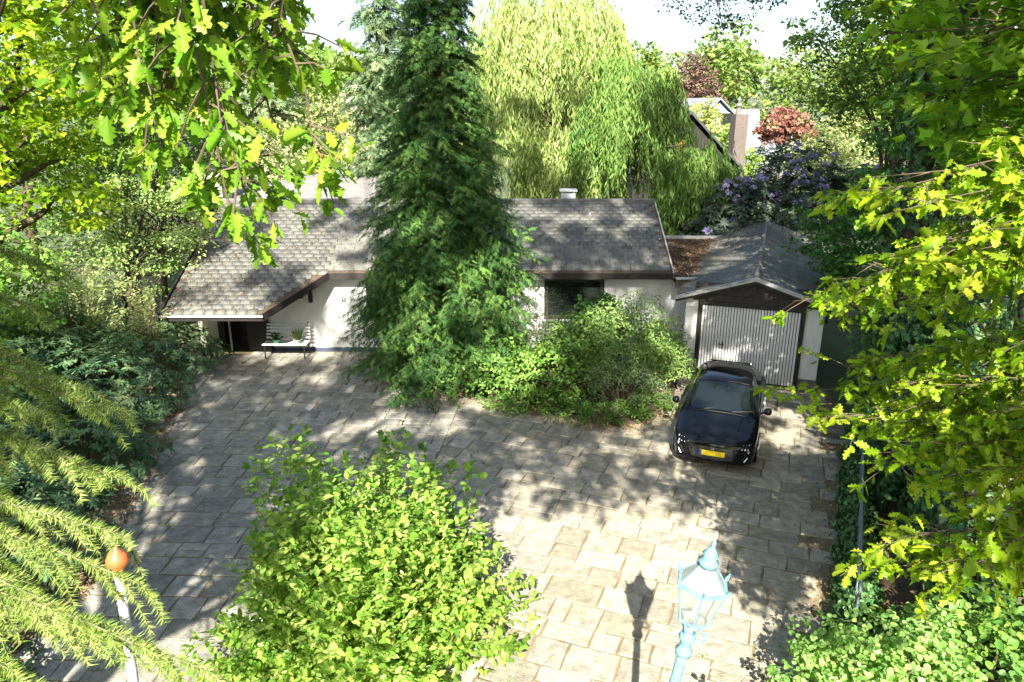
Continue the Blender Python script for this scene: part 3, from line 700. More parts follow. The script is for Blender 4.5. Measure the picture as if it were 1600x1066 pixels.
# front: grille, plate, lamps.  nose surface point at (across x, height z)
def nose(x, z):
    """front-most body surface at this offset and height, by searching the fine grid"""
    best = None
    for i in range(ni - 1):
        row = Gs[i]
        # outline of this section: does (x, z) lie inside?
        ys, zs = row[:, 1], row[:, 2]
        k = np.argmax(ys)
        lo = np.interp(abs(x), ys[:k + 1], zs[:k + 1]) if abs(x) <= ys[k] else 9
        hi = np.interp(abs(x), ys[k:][::-1], zs[k:][::-1]) if abs(x) <= ys[k] else -9
        if lo <= z <= hi: return row[0, 0]
    return .5
def on_nose(pts, mat, name, parent, d=.012, thick=.01):
    V = [(x, nose(x, z) - d, z) for x, z in pts]; n = len(V)
    W = [(x, y + d + thick, z) for x, y, z in V]
    return MB().add(V + W, [tuple(range(n))[::-1]] + [(i, (i + 1) % n, n + (i + 1) % n, n + i) for i in range(n)]).build(name, mat, parent)
gr = MB(); gc = []
for r_ in range(9):
    for c_ in range(23):
        z = .34 + r_ * .028; x = -.46 + c_ * .042 + (.021 if r_ % 2 else 0)
        if abs(x) > .5 - (.56 - z) * .35: continue
        y = nose(x, z) - .018
        gr.add([(x - .014, y, z), (x, y, z - .011), (x + .014, y, z), (x, y - .004, z + .011)], [(0, 1, 2, 3)])
gp = on_nose([(-.40, .31), (-.2, .29), (0, .285), (.2, .29), (.40, .31), (.46, .42), (.50, .56), (.25, .585), (0, .59), (-.25, .585), (-.50, .56), (-.46, .42)], M_plast, 'grille', car, .012)
gr.build('grille_mesh', M_chrome, gp)
pl = MB().box(-.26, .26, -.052, -.036, .395, .505).build('number_plate', plain('plate_yellow', (.80, .58, .02), .45, .4), car)
MB().box(-.262, -.215, -.0545, -.05, .397, .503).build('plate_band', plain('plate_blue', (.02, .10, .45), .45), pl)
em = MB().prism([(-.04, -.05, .53), (-.015, -.05, .52), (0, -.05, .545), (.02, -.05, .52), (.045, -.05, .53), (.02, -.05, .56), (.05, -.05, .585), (.015, -.05, .60), (.0, -.05, .575), (-.03, -.05, .61), (-.045, -.05, .59), (-.02, -.05, .56)], (0, .03, 0)).build('emblem', M_chrome, car)
for s in (-1, 1):
    hl = on_nose([(s * .50, .62), (s * .55, .555), (s * .68, .545), (s * .775, .58), (s * .80, .655), (s * .74, .685), (s * .62, .66)], M_lens, 'headlight', car, .010)
    for k in range(3):
        x = s * (.585 + k * .06); on_nose([(x - .011, .575), (x + .011, .575), (x + .011 + s * .012, .66), (x - .011 + s * .012, .66)], M_drl, 'light_claw', hl, .018)
    on_nose([(s * .70, .54), (s * .73, .545), (s * .745, .45), (s * .70, .36), (s * .66, .30), (s * .64, .305), (s * .685, .38), (s * .718, .45)], M_drl, 'daylight_strip', car, .016)
    on_nose([(s * .53, .50), (s * .66, .50), (s * .675, .44), (s * .62, .34), (s * .50, .32)], M_plast, 'bumper_vent', car, .009)
    # mirror
    mm = MB().lathe([(.02, -.08), (.065, -.06), (.085, 0), (.075, .06), (.03, .085)], 10, (s * 1.0, 1.36, .98), 'x').build('wing_mirror', M_paint, car, smooth=True)
    MB().bar((s * .84, 1.33, .93), (s * .96, 1.35, .96), .05, .04).build('mirror_arm', M_plast, mm)
    for yy in (.83, 3.37):
        wh = MB().lathe([(.20, 0), (.30, .0), (.32, .03), (.32, .17), (.30, .20), (.20, .20)], 26, (0, 0, 0), 'x').build('wheel', M_tyre, car, smooth=False)
        wh.location = (s * .885 - (.20 if s > 0 else 0), yy, .32)
        xo = .205 if s > 0 else -.005
        rim = MB()
        for k in range(5):
            a = R(72 * k); rim.bar((xo, 0, 0), (xo, .2 * math.cos(a), .2 * math.sin(a)), .02, .06, (1, 0, 0))
        rim.lathe([(.195, xo - .008), (.215, xo - .008), (.215, xo + .004), (.195, xo + .004)], 22, (0, 0, 0), 'x')
        rim.build('rim', M_alloy, wh)
        ach = MB(); n = 16
        Va = [(s * .868, yy + .385 * math.cos(math.pi * k / n), .30 + .375 * math.sin(math.pi * k / n)) for k in range(n + 1)] + [(s * .872 + s * .012, yy + .335 * math.cos(math.pi * k / n), .30 + .33 * math.sin(math.pi * k / n)) for k in range(n + 1)]
        ach.add(Va, [(k, k + 1, n + 2 + k, n + 1 + k) for k in range(n)]); ach.build('wheel_arch', M_plast, car)
    for yy in (2.05, 3.0): MB().tube([(s * .875, yy, .80), (s * .90, yy + .03, .80), (s * .90, yy + .17, .80), (s * .875, yy + .2, .80)], .014, 6).build('door_handle', M_chrome if False else M_paint, car)
    MB().tube([(s * .86, 1.18, .90), (s * .825, 2.0, .945), (s * .825, 3.0, .985), (s * .78, 3.5, 1.03)], .008, 5).build('window_trim', M_chrome, car)
MB().prism([(-.5, 3.42, 1.325), (.5, 3.42, 1.325), (.46, 3.66, 1.255), (-.46, 3.66, 1.255)], (0, 0, .025)).build('roof_spoiler', M_paint, car, bevel=.006)
for s in (-1, 1):
    MB().tube([(s * .50, 1.0, .925), (s * .47, .6, .83), (s * .40, .3, .76)], .008, 5).build('bonnet_crease', M_paint, car, smooth=True)
    MB().tube([(s * .75, 1.1, .925), (s * .66, 1.35, 1.075), (s * .6, 1.62, 1.245), (s * .565, 1.88, 1.355)], .014, 6).build('windscreen_pillar', M_paint, car, smooth=True)
MB().tube([(x, 1.07 + .10 * x * x - .03, .955 - .13 * x * x) for x in np.linspace(-.72, .72, 9)], .012, 5).build('windscreen_cowl', M_plast, car, smooth=True)
MB().tube([(x, 1.86 - .06 * x * x, 1.392 - .07 * x * x) for x in np.linspace(-.55, .55, 9)], .01, 5).build('windscreen_top_seal', M_plast, car, smooth=True)
for s in (-.35, .25): MB().tube([(s, 1.12, .955), (s + .45, 1.2, 1.0)], .008, 5).build('wiper', M_plast, car)
MB().tube([(.0, 3.3, 1.375), (.0, 3.42, 1.46)], .008, 5).build('aerial', M_plast, car)

# ------------------------------------------------------------------ chain-link fence on the right
fence = empty('wire_fence', (5.3, 8.9, -.03), 'grey green wire fence with thin posts along the ivy border', 'fence')
M_wire = plain('fence_wire', (.13, .16, .17), .55, .4, metal=.3)
f0 = Vector((4.9, 8.6, 0)); f1 = Vector((7.6, 14.3, 0)); FO = Matrix.Translation((-5.3, -8.9, .03)); fd = f1 - f0
for k in range(4):
    p = f0 + fd * (k / 3); MB().tube([(p.x, p.y, -.03), (p.x, p.y, .98)], .022, 6).build('post', M_wire, fence, xf=FO)
for z in (.95, .5, .06): MB().tube([(f0.x, f0.y, z), (f1.x, f1.y, z)], .011 if z < .9 else .018, 5).build('rail', M_wire, fence, xf=FO)
mb = MB(); L_ = fd.length; d = fd.normalized()
for k in range(int(L_ / .09)):
    for sg_ in (1, -1):
        a = k * .09; b2 = a + sg_ * .9
        t0, z0, t1, z1 = a, .05, b2, .95
        if t1 > L_: z1 = z0 + (L_ - t0) / (t1 - t0) * .9; t1 = L_
        if t1 < 0: z1 = z0 + t0 / (t0 - t1) * .9; t1 = 0
        p, q = f0 + d * t0, f0 + d * t1; mb.tube([(p.x, p.y, z0), (q.x, q.y, z1)], .0035, 3, False)
mb.build('wire_mesh', M_wire, fence, xf=FO)
# ------------------------------------------------------------------ vegetation helpers
UP = np.array([0, 0, 1.])
def shoots(L, rng, A, B, sag, n, t0, size, tmpl, pal, spread=.8, droop=.2, up=1., radial=False, mb=None, rad=.006, jit=.2, key=None, taper=0.):
    """S twigs from A to B with n leaves each"""
    A = np.asarray(A, float); B = np.asarray(B, float); S = len(A); sag = np.broadcast_to(np.asarray(sag, float), (S,))
    t = t0 + (1 - t0) * (np.arange(n)[None] + rng.random((S, n))) / n
    P = A[:, None] + (B - A)[:, None] * t[..., None]; P[..., 2] += sag[:, None] * 4 * t * (1 - t)
    tan = np.repeat((B - A)[:, None], n, 1); tan[..., 2] += sag[:, None] * 4 * (1 - 2 * t)
    P = P.reshape(-1, 3); tan = unit(tan.reshape(-1, 3)); m = len(P)
    if radial:
        a = rng.random(m) * 6.283; s1 = unit(np.cross(tan, UP + rng.normal(0, .01, (m, 3)))); s2 = np.cross(tan, s1)
        D = tan * .45 + (s1 * np.cos(a)[:, None] + s2 * np.sin(a)[:, None]) * spread; N = unit(np.cross(D, rdir(rng, m)))
    else:
        side = unit(np.cross(tan, UP + rng.normal(0, .2, (m, 3)))); sg = np.tile(np.where(np.arange(n) % 2 == 0, 1, -1), S)[:, None]
        D = tan * .6 + side * sg * spread + rng.normal(0, .25, (m, 3)) - UP * droop
        N = UP * up + rng.normal(0, .4, (m, 3))
    sz = size * rng.uniform(.5, 1.35, m) * (1 - taper * t.reshape(-1))
    k = np.repeat(rng.random(S) if key is None else key, n)
    L.add(P, D, N, sz, tmpl, palette(rng, pal, m, jit, k))
    if mb is not None:
        for i in range(S): mb.tube(curve(A[i], B[i], sag[i], 5), np.linspace(rad, rad * .4, 5), 4, False)
def bough(L, mb, rng, A, B, sag, ntw, tl, nl, size, tmpl, pal, r0=.03, t0=.35, droop=.25, zspread=.35):
    p = curve(A, B, sag, 8, rng, .03); mb.tube(p, np.linspace(r0, r0 * .25, 8), 5, False)
    tt = t0 + (1 - t0) * rng.random(ntw) ** .8; f = tt * 7; i = np.minimum(f.astype(int), 6); a = p[i] + (p[i + 1] - p[i]) * (f - i)[:, None]
    d = unit(p[-1:] - p[:1]); d = unit(d * .6 + rng.normal(0, .75, (ntw, 3)) * [1, 1, zspread]); b = a + d * (tl * rng.uniform(.4, 1.2, ntw))[:, None] - UP * (tl * .15)
    for s, e in zip(a, b): mb.tube([s, (s + e) / 2 + UP * .02, e], [.006, .004, .003], 4, False)
    P = np.repeat(b, nl, 0) + rng.normal(0, .02, (ntw * nl, 3)) - np.repeat(unit(b - a), nl, 0) * (rng.random((ntw * nl, 1)) * tl * .55)
    D = np.repeat(unit(b - a), nl, 0) * .5 + rng.normal(0, .8, P.shape) * [1, 1, .5] - UP * droop
    N = UP + rng.normal(0, .42, P.shape)
    sz = size * rng.uniform(.5, 1.25, len(P)); cc = palette(rng, pal, len(P), .26, np.repeat(rng.random(ntw), nl)); pick = rng.integers(0, 3, len(P))
    for k in range(3):
        s = pick == k; L.add(P[s], D[s], N[s], sz[s], (tmpl, tmpl + '0', tmpl + '1')[k], cc[s])
PAL = dict(
    young=[(.09, .19, .014), (.17, .30, .022), (.29, .41, .04)], lime=[(.10, .21, .025), (.22, .35, .05), (.35, .46, .12)], gold=[(.14, .25, .008), (.23, .35, .012), (.34, .43, .03)],
    mid=[(.045, .115, .018), (.075, .16, .025), (.12, .21, .035)], dark=[(.022, .06, .018), (.04, .085, .022), (.07, .12, .03)],
    rhodo=[(.035, .085, .035), (.065, .125, .05), (.12, .18, .08)], cypress=[(.02, .062, .016), (.042, .105, .022), (.10, .18, .035)],
    pale=[(.22, .28, .10), (.30, .35, .14), (.36, .4, .18)], willow=[(.16, .25, .05), (.23, .31, .08), (.3, .37, .13)],
    ivy=[(.035, .10, .03), (.065, .15, .045), (.12, .21, .08)], far=[(.09, .165, .03), (.145, .22, .045), (.21, .27, .065)],
    copper=[(.10, .06, .055), (.14, .085, .07), (.17, .12, .08)], red=[(.20, .07, .06), (.27, .12, .10), (.24, .18, .10)],
    cedar=[(.15, .24, .035), (.24, .33, .07), (.34, .41, .13)], green=[(.07, .17, .03), (.12, .24, .035), (.19, .31, .05)])

# ------------------------------------------------------------------ tall conifers
def conifer(name, label, base, H_, r0, nb, ns, size, pal, seed, low=.25, p=.95, droop=.16, trunk=.2):
    rng = np.random.default_rng(seed); root = empty(name, base, label, 'tree'); mb = MB()
    mb.tube([(0, 0, z) for z in np.linspace(0, H_, 8)], np.linspace(trunk, .02, 8), 8)
    z = low + (H_ - low) * (1 - np.sqrt(rng.random(nb))) ** 1.0; a = rng.random(nb) * 6.283
    lump = 1 + .14 * np.sin(a * 3 + z * 2.1) + .12 * np.sin(a * 5 - z * 3.3) + .10 * np.sin(z * 9 + a * 2)
    ln = np.maximum(r0 * np.clip(1 - z / H_, 0, 1) ** p * lump * rng.uniform(.72, 1.08, nb), .12)
    ln *= np.where(z < 1.0, .86, 1)
    A = np.stack([np.zeros(nb), np.zeros(nb), z + ln * .15], 1); B = np.stack([np.cos(a) * ln, np.sin(a) * ln, np.maximum(z - ln * droop * rng.uniform(.3, 1, nb), .15)], 1)
    for i in rng.permutation(nb)[:260]: mb.tube(curve(A[i], B[i], ln[i] * .08, 4), [.03, .02, .012, .006], 4, False)
    mb.build('trunk', M_bark, root, smooth=True)
    L = Leaves(); shoots(L, rng, A, B, ln * .08, ns, .38, size, 'spray', PAL[pal] if isinstance(pal, str) else pal, .75, .12, 1.0, key=None, taper=.3)
    # spray tips closing the outline
    shoots(L, rng, B - unit(B - A) * .25, B + unit(B - A) * .1, .0, 4, .2, size * .85, 'spray', PAL[pal] if isinstance(pal, str) else pal, .6, .2, .8)
    L.build('crown', M_conif, root); return root
conifer('cypress_tree', 'tall dark green false cypress with drooping sprays in front of the house', (-1.9, 19.75, .03), 13.4, 2.88, 2500, 19, .255, 'cypress', 11, .25, 1.02)
conifer('fir_tree', 'tall grey green fir behind the bungalow beside the false cypress', (-4.75, 29.5, -.03), 15.5, 2.55, 1000, 12, .42, [(.06, .11, .05), (.10, .16, .07), (.16, .22, .1)], 12, 1., .8)
conifer('fir_tree', 'distant pale fir rising above the shrubs left of the skyline gap', (-14.2, 43, -.03), 16, 3.2, 600, 9, .6, [(.10, .15, .07), (.16, .21, .1), (.22, .27, .13)], 13, 1., .85)

# ------------------------------------------------------------------ willow
def willow():
    rng = np.random.default_rng(21); root = empty('weeping_willow', (3.0, 34.2, -.03), 'weeping willow with long hanging curtains of pale leaves behind the roof', 'tree')
    b = np.array((3.0, 34.2, -.03)); mb = MB(); L = Leaves()
    mb.tube([(0, 0, 0), (.1, 0, 2), (-.1, .2, 4.2), (.1, .2, 7)], [.5, .4, .34, .2], 9)
    gr = [(.075, .165, .028), (.12, .22, .04), (.18, .28, .06)]; pl = [(.19, .28, .06), (.27, .35, .10), (.35, .41, .16)]; domes = [((1.3, 35, 8.3), (3.5, 3, 5.0), 1350, pl), ((-.4, 34.2, 6.5), (1.9, 2.2, 3.4), 420, pl), ((4.7, 33.0, 6.3), (2.55, 2.2, 3.3), 950, gr), ((8.0, 31.8, 4.2), (1.6, 1.6, 2.3), 520, gr), ((2.6, 34.0, 4.6), (2.4, 1.8, 2.6), 520, pl), ((3.4, 35.5, 9.4), (2.0, 2, 3.4), 420, pl)]
    for c, r, n, wp in domes:
        d = rdir(rng, n // 4); d = d[d[:, 2] > -.25][:max(1, n // 9)]; d = unit(np.repeat(d, 9, 0) + rng.normal(0, .12, (len(d) * 9, 3))); n = len(d)
        lump = 1 + .26 * np.sin(d[:, 0] * 6 + c[0] * 2) * np.cos(d[:, 1] * 5 + 1)
        A = np.array(c) + d * (lump * rng.uniform(.72, 1.0, n))[:, None] * np.array(r) - b
        ln = rng.uniform(1.4, 3.6, n); o = unit(d * [1, 1, 0] + 1e-6)
        B = A + o * (.25 + .3 * rng.random((n, 1))) - UP * ln[:, None]; B[:, 2] = np.maximum(B[:, 2], .3)
        key = np.clip(rng.random(n) * .7 + .3 * (d[:, 2] > .4), 0, 1)
        shoots(L, rng, A, B, ln * .10, 31, .0, .29, 'willow', wp, .55, .75, .3, key=key)
        for i in rng.permutation(n)[:14]:
            mb.tube(curve((rng.normal(0, .15), .1, 3.2 + rng.random() * 3), A[i], .6, 5, rng, .05), [.05, .04, .03, .02, .01], 4, False)
    mb.build('trunk', M_bark, root, smooth=True); L.build('crown', M_leaf, root)
willow()

# ------------------------------------------------------------------ rhododendrons: rosettes of long leaves
def rhodo(name, label, base, lumps, nros, size, pal, seed, flowers, fpal, group=None, fsize=.05):
    rng = np.random.default_rng(seed); root = empty(name, base, label, 'shrub', group=group); mb = MB(); L = Leaves(); b = np.array(base)
    tips = []
    tot = sum(r[0] * r[1] for c, r in lumps)
    for c, r in lumps:
        n = int(nros * r[0] * r[1] / tot); d = rdir(rng, n * 2); d = d[d[:, 2] > -.12][:n]
        lump = 1 + .13 * np.sin(d[:, 0] * 7 + c[0] * 3) * np.cos(d[:, 1] * 6 + c[1]) + .08 * np.sin(d[:, 2] * 9)
        p = np.array(c) + d * (lump * rng.uniform(.78, 1.04, len(d)))[:, None] * np.array(r)
        ok = p[:, 2] > .08
        for c2, r2 in lumps:
            if c2 is not c: ok &= np.sum(((p - np.array(c2)) / np.array(r2)) ** 2, 1) > .6
        tips.append((p[ok], d[ok]))
    P = np.concatenate([t[0] for t in tips]); d = np.concatenate([t[1] for t in tips]); n = len(P); m = 8
    ax = unit(d * .8 + UP * .6 + rng.normal(0, .2, d.shape)); s1 = unit(np.cross(ax, rdir(rng, n))); s2 = np.cross(ax, s1)
    a = (np.arange(m)[None] / m * 6.283 + rng.random((n, 1)) * 6.283 + rng.normal(0, .15, (n, m)))
    rad = s1[:, None] * np.cos(a)[..., None] + s2[:, None] * np.sin(a)[..., None]
    tilt = rng.uniform(-.35, .45, (n, m, 1)); D = (rad + ax[:, None] * tilt).reshape(-1, 3); N = (ax[:, None] - rad * tilt * .8 + rng.normal(0, .15, (n, m, 3))).reshape(-1, 3)
    L.add(np.repeat(P - b, m, 0), D, N, size * rng.uniform(.7, 1.2, n * m), 'long', palette(rng, pal, n * m, .22, np.repeat(rng.random(n), m)))
    for i in rng.permutation(n)[:70 if len(lumps) <= 2 else 30]:
        if len(lumps) > 2: mb = MB()
        c = P[i] - b; mb.tube(curve((c[0] * .6, c[1] * .6, 0) if len(lumps) > 2 else (rng.normal(0, .05), rng.normal(0, .05), 0), c, .1, 4, rng, .05), [.03, .022, .015, .008], 4, False)
        if len(lumps) > 2: mb.build('stem', M_twig, root)
    if len(lumps) <= 2: mb.tube([(0, 0, 0), (0, 0, .06), (0, 0, .12)], [.2, .18, .1], 8); mb.build('stem', M_twig, root)
    L.build('foliage', M_gloss, root)
    for fp, cnt in flowers:
        q = np.array(fp) - b
        near = np.argsort(np.sum((P - b - q) ** 2, 1))[:1]; q = (P - b)[near[0]] + d[near[0]] * .05
        k = cnt; FL = Leaves(); dd = rdir(rng, k); dd[:, 2] = np.abs(dd[:, 2])
        FL.add(q + dd * fsize, dd + rng.normal(0, .5, (k, 3)), dd, fsize * rng.uniform(.9, 1.5, k), 'round', palette(rng, fpal, k, .15))
        FL.build('flower_cluster', M_flower, root)
lil = [(.28, .25, .42), (.42, .38, .56)]; pink = [(.55, .12, .32), (.62, .25, .45)]
rhodo('rhododendron', 'big dark rhododendron hedge bordering the paved drive by the entrance', (-10, 15, -.03),
      [((-10.6, 19.6, .35), (2.1, 1.9, 1.25)), ((-10.4, 16.6, .4), (2.2, 2.1, 1.35)), ((-9.5, 13.2, .3), (2.1, 2.1, 1.4)), ((-8.6, 10.2, .2), (1.9, 2.0, 1.35)), ((-12.6, 18.0, .6), (2.2, 2.6, 1.5)), ((-12.2, 13.6, .6), (2.4, 3, 1.7)), ((-7.9, 7.6, .1), (1.5, 1.8, 1.2))],
      4800, .155, PAL['rhodo'], 31, [], lil)
rg2 = np.random.default_rng(77)
rhodo('rhododendron', 'rhododendron with scattered pink and lilac blooms beneath the pale willowy shrub', (-13.0, 16.2, -.03),
      [((-12.6, 16.4, 1.1), (1.5, 1.7, 1.1)), ((-11.3, 14.2, 1.05), (1.2, 1.3, .95))], 700, .15, PAL['rhodo'], 32,
      [((-12.9 + rg2.normal(0, .9), 15.6 + rg2.normal(0, .9), 2.3), 26) for _ in range(6)], pink)
rhodo('rhododendron', 'low rhododendron with a few lilac blooms beside the cedar branches', (-10.2, 11.6, -.03),
      [((-10.3, 11.8, .95), (1.5, 1.6, 1.05)), ((-9.3, 9.0, .8), (1.1, 1.2, .9))], 700, .15, PAL['rhodo'], 33,
      [((-10.0 + rg2.normal(0, .8), 11.3 + rg2.normal(0, .9), 2.0), 30) for _ in range(12)], lil)
rhodo('rhododendron', 'tall dark rhododendron covered in lilac blooms behind the garage', (11, 31.5, -.03),
      [((9.4, 30.3, 2.0), (2.0, 1.8, 2.4)), ((12.2, 31.8, 2.8), (2.6, 2.2, 2.9)), ((15.2, 31.0, 2.5), (2.2, 2, 2.6)), ((8.2, 31.8, 1.2), (1.6, 1.6, 1.9))], 2600, .24, [(.03, .045, .03), (.05, .075, .045), (.09, .11, .08)], 34,
      [((8.6 + 7.5 * rg2.random(), 29.2 + 1.5 * rg2.random(), 2.4 + 3.4 * rg2.random() ** .6), 26) for _ in range(150)], lil, fsize=.072)
rhodo('rhododendron', 'low rhododendron with violet blooms peeping over the garage ridge', (9.9, 29.8, -.03),
      [((9.6, 29.9, 1.6), (1.2, .8, 1.5)), ((7.6, 29.6, 1.1), (1.3, .8, 1.4))], 420, .2, PAL['rhodo'], 35, [((8.2 + 2.2 * rg2.random(), 29.3, 2.5 + .6 * rg2.random()), 26) for _ in range(9)], [(.36, .28, .68), (.5, .42, .75)], fsize=.1)

# ------------------------------------------------------------------ foreground bush
def shoot_bush(name, label, base, r, ns, nl, size, tmpl, pal, seed, mat=None, cat='shrub', arch=.25, low=-.05, t0=.5):
    rng = np.random.default_rng(seed); root = empty(name, base, label, cat); mb = MB(); L = Leaves()
    d = rdir(rng, ns * 3); d = d[d[:, 2] > low][:ns]; n = len(d)
    lump = 1 + .2 * np.sin(d[:, 0] * 5 + seed) * np.cos(d[:, 1] * 4.2) * 1.5 + .1 * np.sin(9 * d[:, 2])
    B = d * (lump * rng.uniform(.62, 1.06, n))[:, None] * np.array(r); B[:, 2] = np.maximum(B[:, 2], .12)
    A = B * rng.uniform(.25, .5, (n, 1)) - UP * (.25 * r[2] * rng.random((n, 1))); A[:, 2] = np.maximum(A[:, 2], .05)
    shoots(L, rng, A, B, arch * rng.uniform(.2, 1, n) * .5, nl, t0 * .4, size, tmpl, pal, .8, .15, 1.0)
    C_ = B + unit(d * .5 + UP * .8 + rng.normal(0, .5, d.shape)) * rng.uniform(.1, .38, (n, 1))
    shoots(L, rng, B - (C_ - B) * .3, C_, .03, max(6, nl // 2), .0, size, tmpl, pal, .8, .15, .9)
    for i in rng.permutation(n)[:220]:
        mb.tube(curve((0, 0, 0) + rng.normal(0, .08, 3) * [1, 1, 0], A[i], .1, 4), [.02, .015, .012, .008], 4, False); mb.tube(curve(A[i], B[i], .1, 4), [.008, .006, .005, .003], 4, False)
    mb.build('stem', M_twig, root); L.build('foliage', mat or M_young, root); return root
shoot_bush('hornbeam_bush', 'large sunlit lime green bush with small oval leaves on the paved drive', (-2.2, 8.7, .0), (1.85, 2.0, 2.4), 1600, 17, .108, 'oval', PAL['lime'], 41)
shoot_bush('maple_sapling', 'young sapling with broad round leaves poking out of the lime bush', (-1.0, 9.9, .0), (.55, .5, 2.1), 60, 9, .12, 'round', PAL['green'], 42, low=.2)

# ------------------------------------------------------------------ shrubs in the bed before the house
shrub('variegated_shrub', 'low grey green variegated shrub at the foot of the false cypress', (-2.55, 18.75, .04), (.85, .5, .75), 60, .2, 22, .075, 'oval', [(.16, .22, .10), (.25, .3, .16), (.32, .35, .22)], 51)
shrub('variegated_shrub', 'spreading leafy shrub between cypress foot and laurel bushes', (-1.35, 18.2, .04), (.95, .6, 1.0), 90, .22, 24, .09, 'oval', PAL['mid'], 52)
shrub('laurel_shrub', 'dark glossy leafed shrub at the curved bed edge', (-.3, 18.0, .04), (1.05, .75, 1.5), 150, .22, 24, .11, 'oval', [(.05, .12, .02), (.09, .18, .03), (.14, .24, .05)], 53, mat=M_gloss)
shrub('dark_shrub', 'tall fine leaved dark shrub covering the left side of the window', (.75, 19.0, .04), (.95, .9, 2.5), 170, .27, 38, .08, 'willow', [(.05, .09, .035), (.08, .13, .05), (.14, .18, .09)], 54)
shrub('laurel_shrub', 'broad leaved shrub below the window with mid green glossy leaves', (1.1, 17.5, .04), (1.25, .85, 1.55), 200, .22, 26, .10, 'oval', [(.06, .14, .02), (.11, .21, .035), (.17, .28, .05)], 55, mat=M_gloss)
shrub('bay_shrub', 'tall spreading bright green shrub between window and garage', (3.05, 18.5, .04), (1.65, 1.35, 2.3), 460, .3, 36, .09, 'long', [(.09, .18, .04), (.15, .25, .06), (.22, .31, .10)], 56)
shrub('bay_shrub', 'feathery grey green shrub in front of the tall bright shrub', (2.8, 17.0, .04), (1.15, .8, 1.5), 170, .25, 36, .06, 'willow', [(.09, .15, .06), (.15, .21, .09), (.2, .26, .13)], 57)
shrub('climbing_shrub', 'leafy climber mound under the wall right of the window', (2.6, 20.6, .04), (1.0, .6, 2.0), 90, .26, 26, .11, 'round', [(.05, .12, .03), (.09, .18, .05)], 58)
o = shrub('ground_cover', 'fine low ground cover spilling from the bed onto the paving', (2.2, 16.35, .04), (1.3, .5, .42), 120, .17, 40, .045, 'oval', PAL['mid'], 59, cat='ground cover', zc=.2)
shrub('ground_cover', 'low leafy cover filling the bed edge below the laurel bushes', (.6, 16.95, .04), (1.5, .45, .5), 130, .17, 34, .06, 'oval', PAL['green'], 62, cat='ground cover', zc=.2)
shrub('ground_cover', 'fine grey green low cover at the bed corner facing the car', (3.5, 16.9, .04), (.75, .6, .55), 90, .17, 36, .05, 'oval', PAL['mid'], 63, cat='ground cover', zc=.2)
shrub('bay_shrub', 'rounded bright leafy shrub nearest the garage corner', (4.0, 18.3, .04), (.85, .9, 1.8), 150, .27, 34, .085, 'long', [(.10, .19, .04), (.17, .27, .06), (.25, .34, .10)], 60)
shrub('laurel_shrub', 'upright glossy shrub below the window between fine leaved and bright shrubs', (1.7, 18.6, .04), (.9, .8, 2.0), 150, .26, 30, .1, 'oval', [(.07, .15, .025), (.12, .22, .04), (.18, .29, .06)], 61, mat=M_gloss)

# ------------------------------------------------------------------ cedar on the left
def cedar():
    rng = np.random.default_rng(61); b = np.array((-6.6, 4.4, -.03)); root = empty('cedar_tree', tuple(b), 'cedar with drooping light green needle branches over the dark rhododendrons', 'tree')
    mb = MB(); L = Leaves(); mb.tube([(0, 0, 0), (.05, 0, 3), (0, .05, 6), (0, 0, 9)], [.28, .22, .15, .05], 9)
    tips = [(-2.85, 4.8, 5.3), (-2.7, 4.45, 4.95), (-2.55, 4.2, 4.65), (-3.1, 4.5, 5.05), (-1.85, 3.58, 4.12), (-2.2, 3.6, 4.25), (-2.7, 3.7, 4.45), (-3.0, 3.95, 4.75), (-3.3, 4.6, 5.4), (-3.5, 4.9, 5.65), (-3.4, 4.2, 5.0),
            (-3.0, 3.5, 4.2), (-2.5, 3.3, 3.8), (-3.5, 3.9, 4.6), (-3.9, 6.0, 6.1), (-4.2, 6.2, 5.7), (-3.2, 3.4, 4.4), (-3.7, 5.2, 5.1), (-3.3, 3.7, 4.1), (-2.9, 3.1, 3.6), (-3.2, 4.0, 4.5), (-3.6, 4.4, 4.9), (-2.35, 3.9, 4.5), (-2.0, 3.3, 3.8), (-3.1, 4.8, 5.5)]
    for tp in tips:
        tp = np.array(tp) - b; st = np.array((0, 0, tp[2] + .55 + rng.random() * .5)); sag = .25
        p = curve(st, tp, sag, 9, rng, .02); mb.tube(p, np.linspace(.035, .006, 9), 5, False)
        n = 34; tt = np.clip(.3 + .7 * (np.arange(n) + rng.random(n)) / n, 0, .995); f = tt * 8; i = f.astype(int); a = p[i] + (p[i + 1] - p[i]) * (f - i)[:, None]
        d = unit((tp - st)[None] * [1, 1, 0] / 3 + rng.normal(0, .5, (n, 3)) * [1, 1, .2]); ln = rng.uniform(.22, .6, n) * (1.15 - .45 * tt)
        e = a + d * ln[:, None] * .75 - UP * (ln * .75)[:, None]
        shoots(L, rng, a, e, ln * .16, 235, .0, .05, 'needle', PAL['cedar'], .9, 0, 1, True, mb, .007)
        pp = p[3:]; shoots(L, rng, pp[:-1], pp[1:], 0., 160, 0., .053, 'needle', PAL['cedar'], .9, 0, 1, True)
    mb.build('trunk', plain('cedar_bark', (.12, .125, .06), .9, .2), root, smooth=True); L.build('crown', leafmat('cedar_needle', .25, .6, .2), root)
cedar()

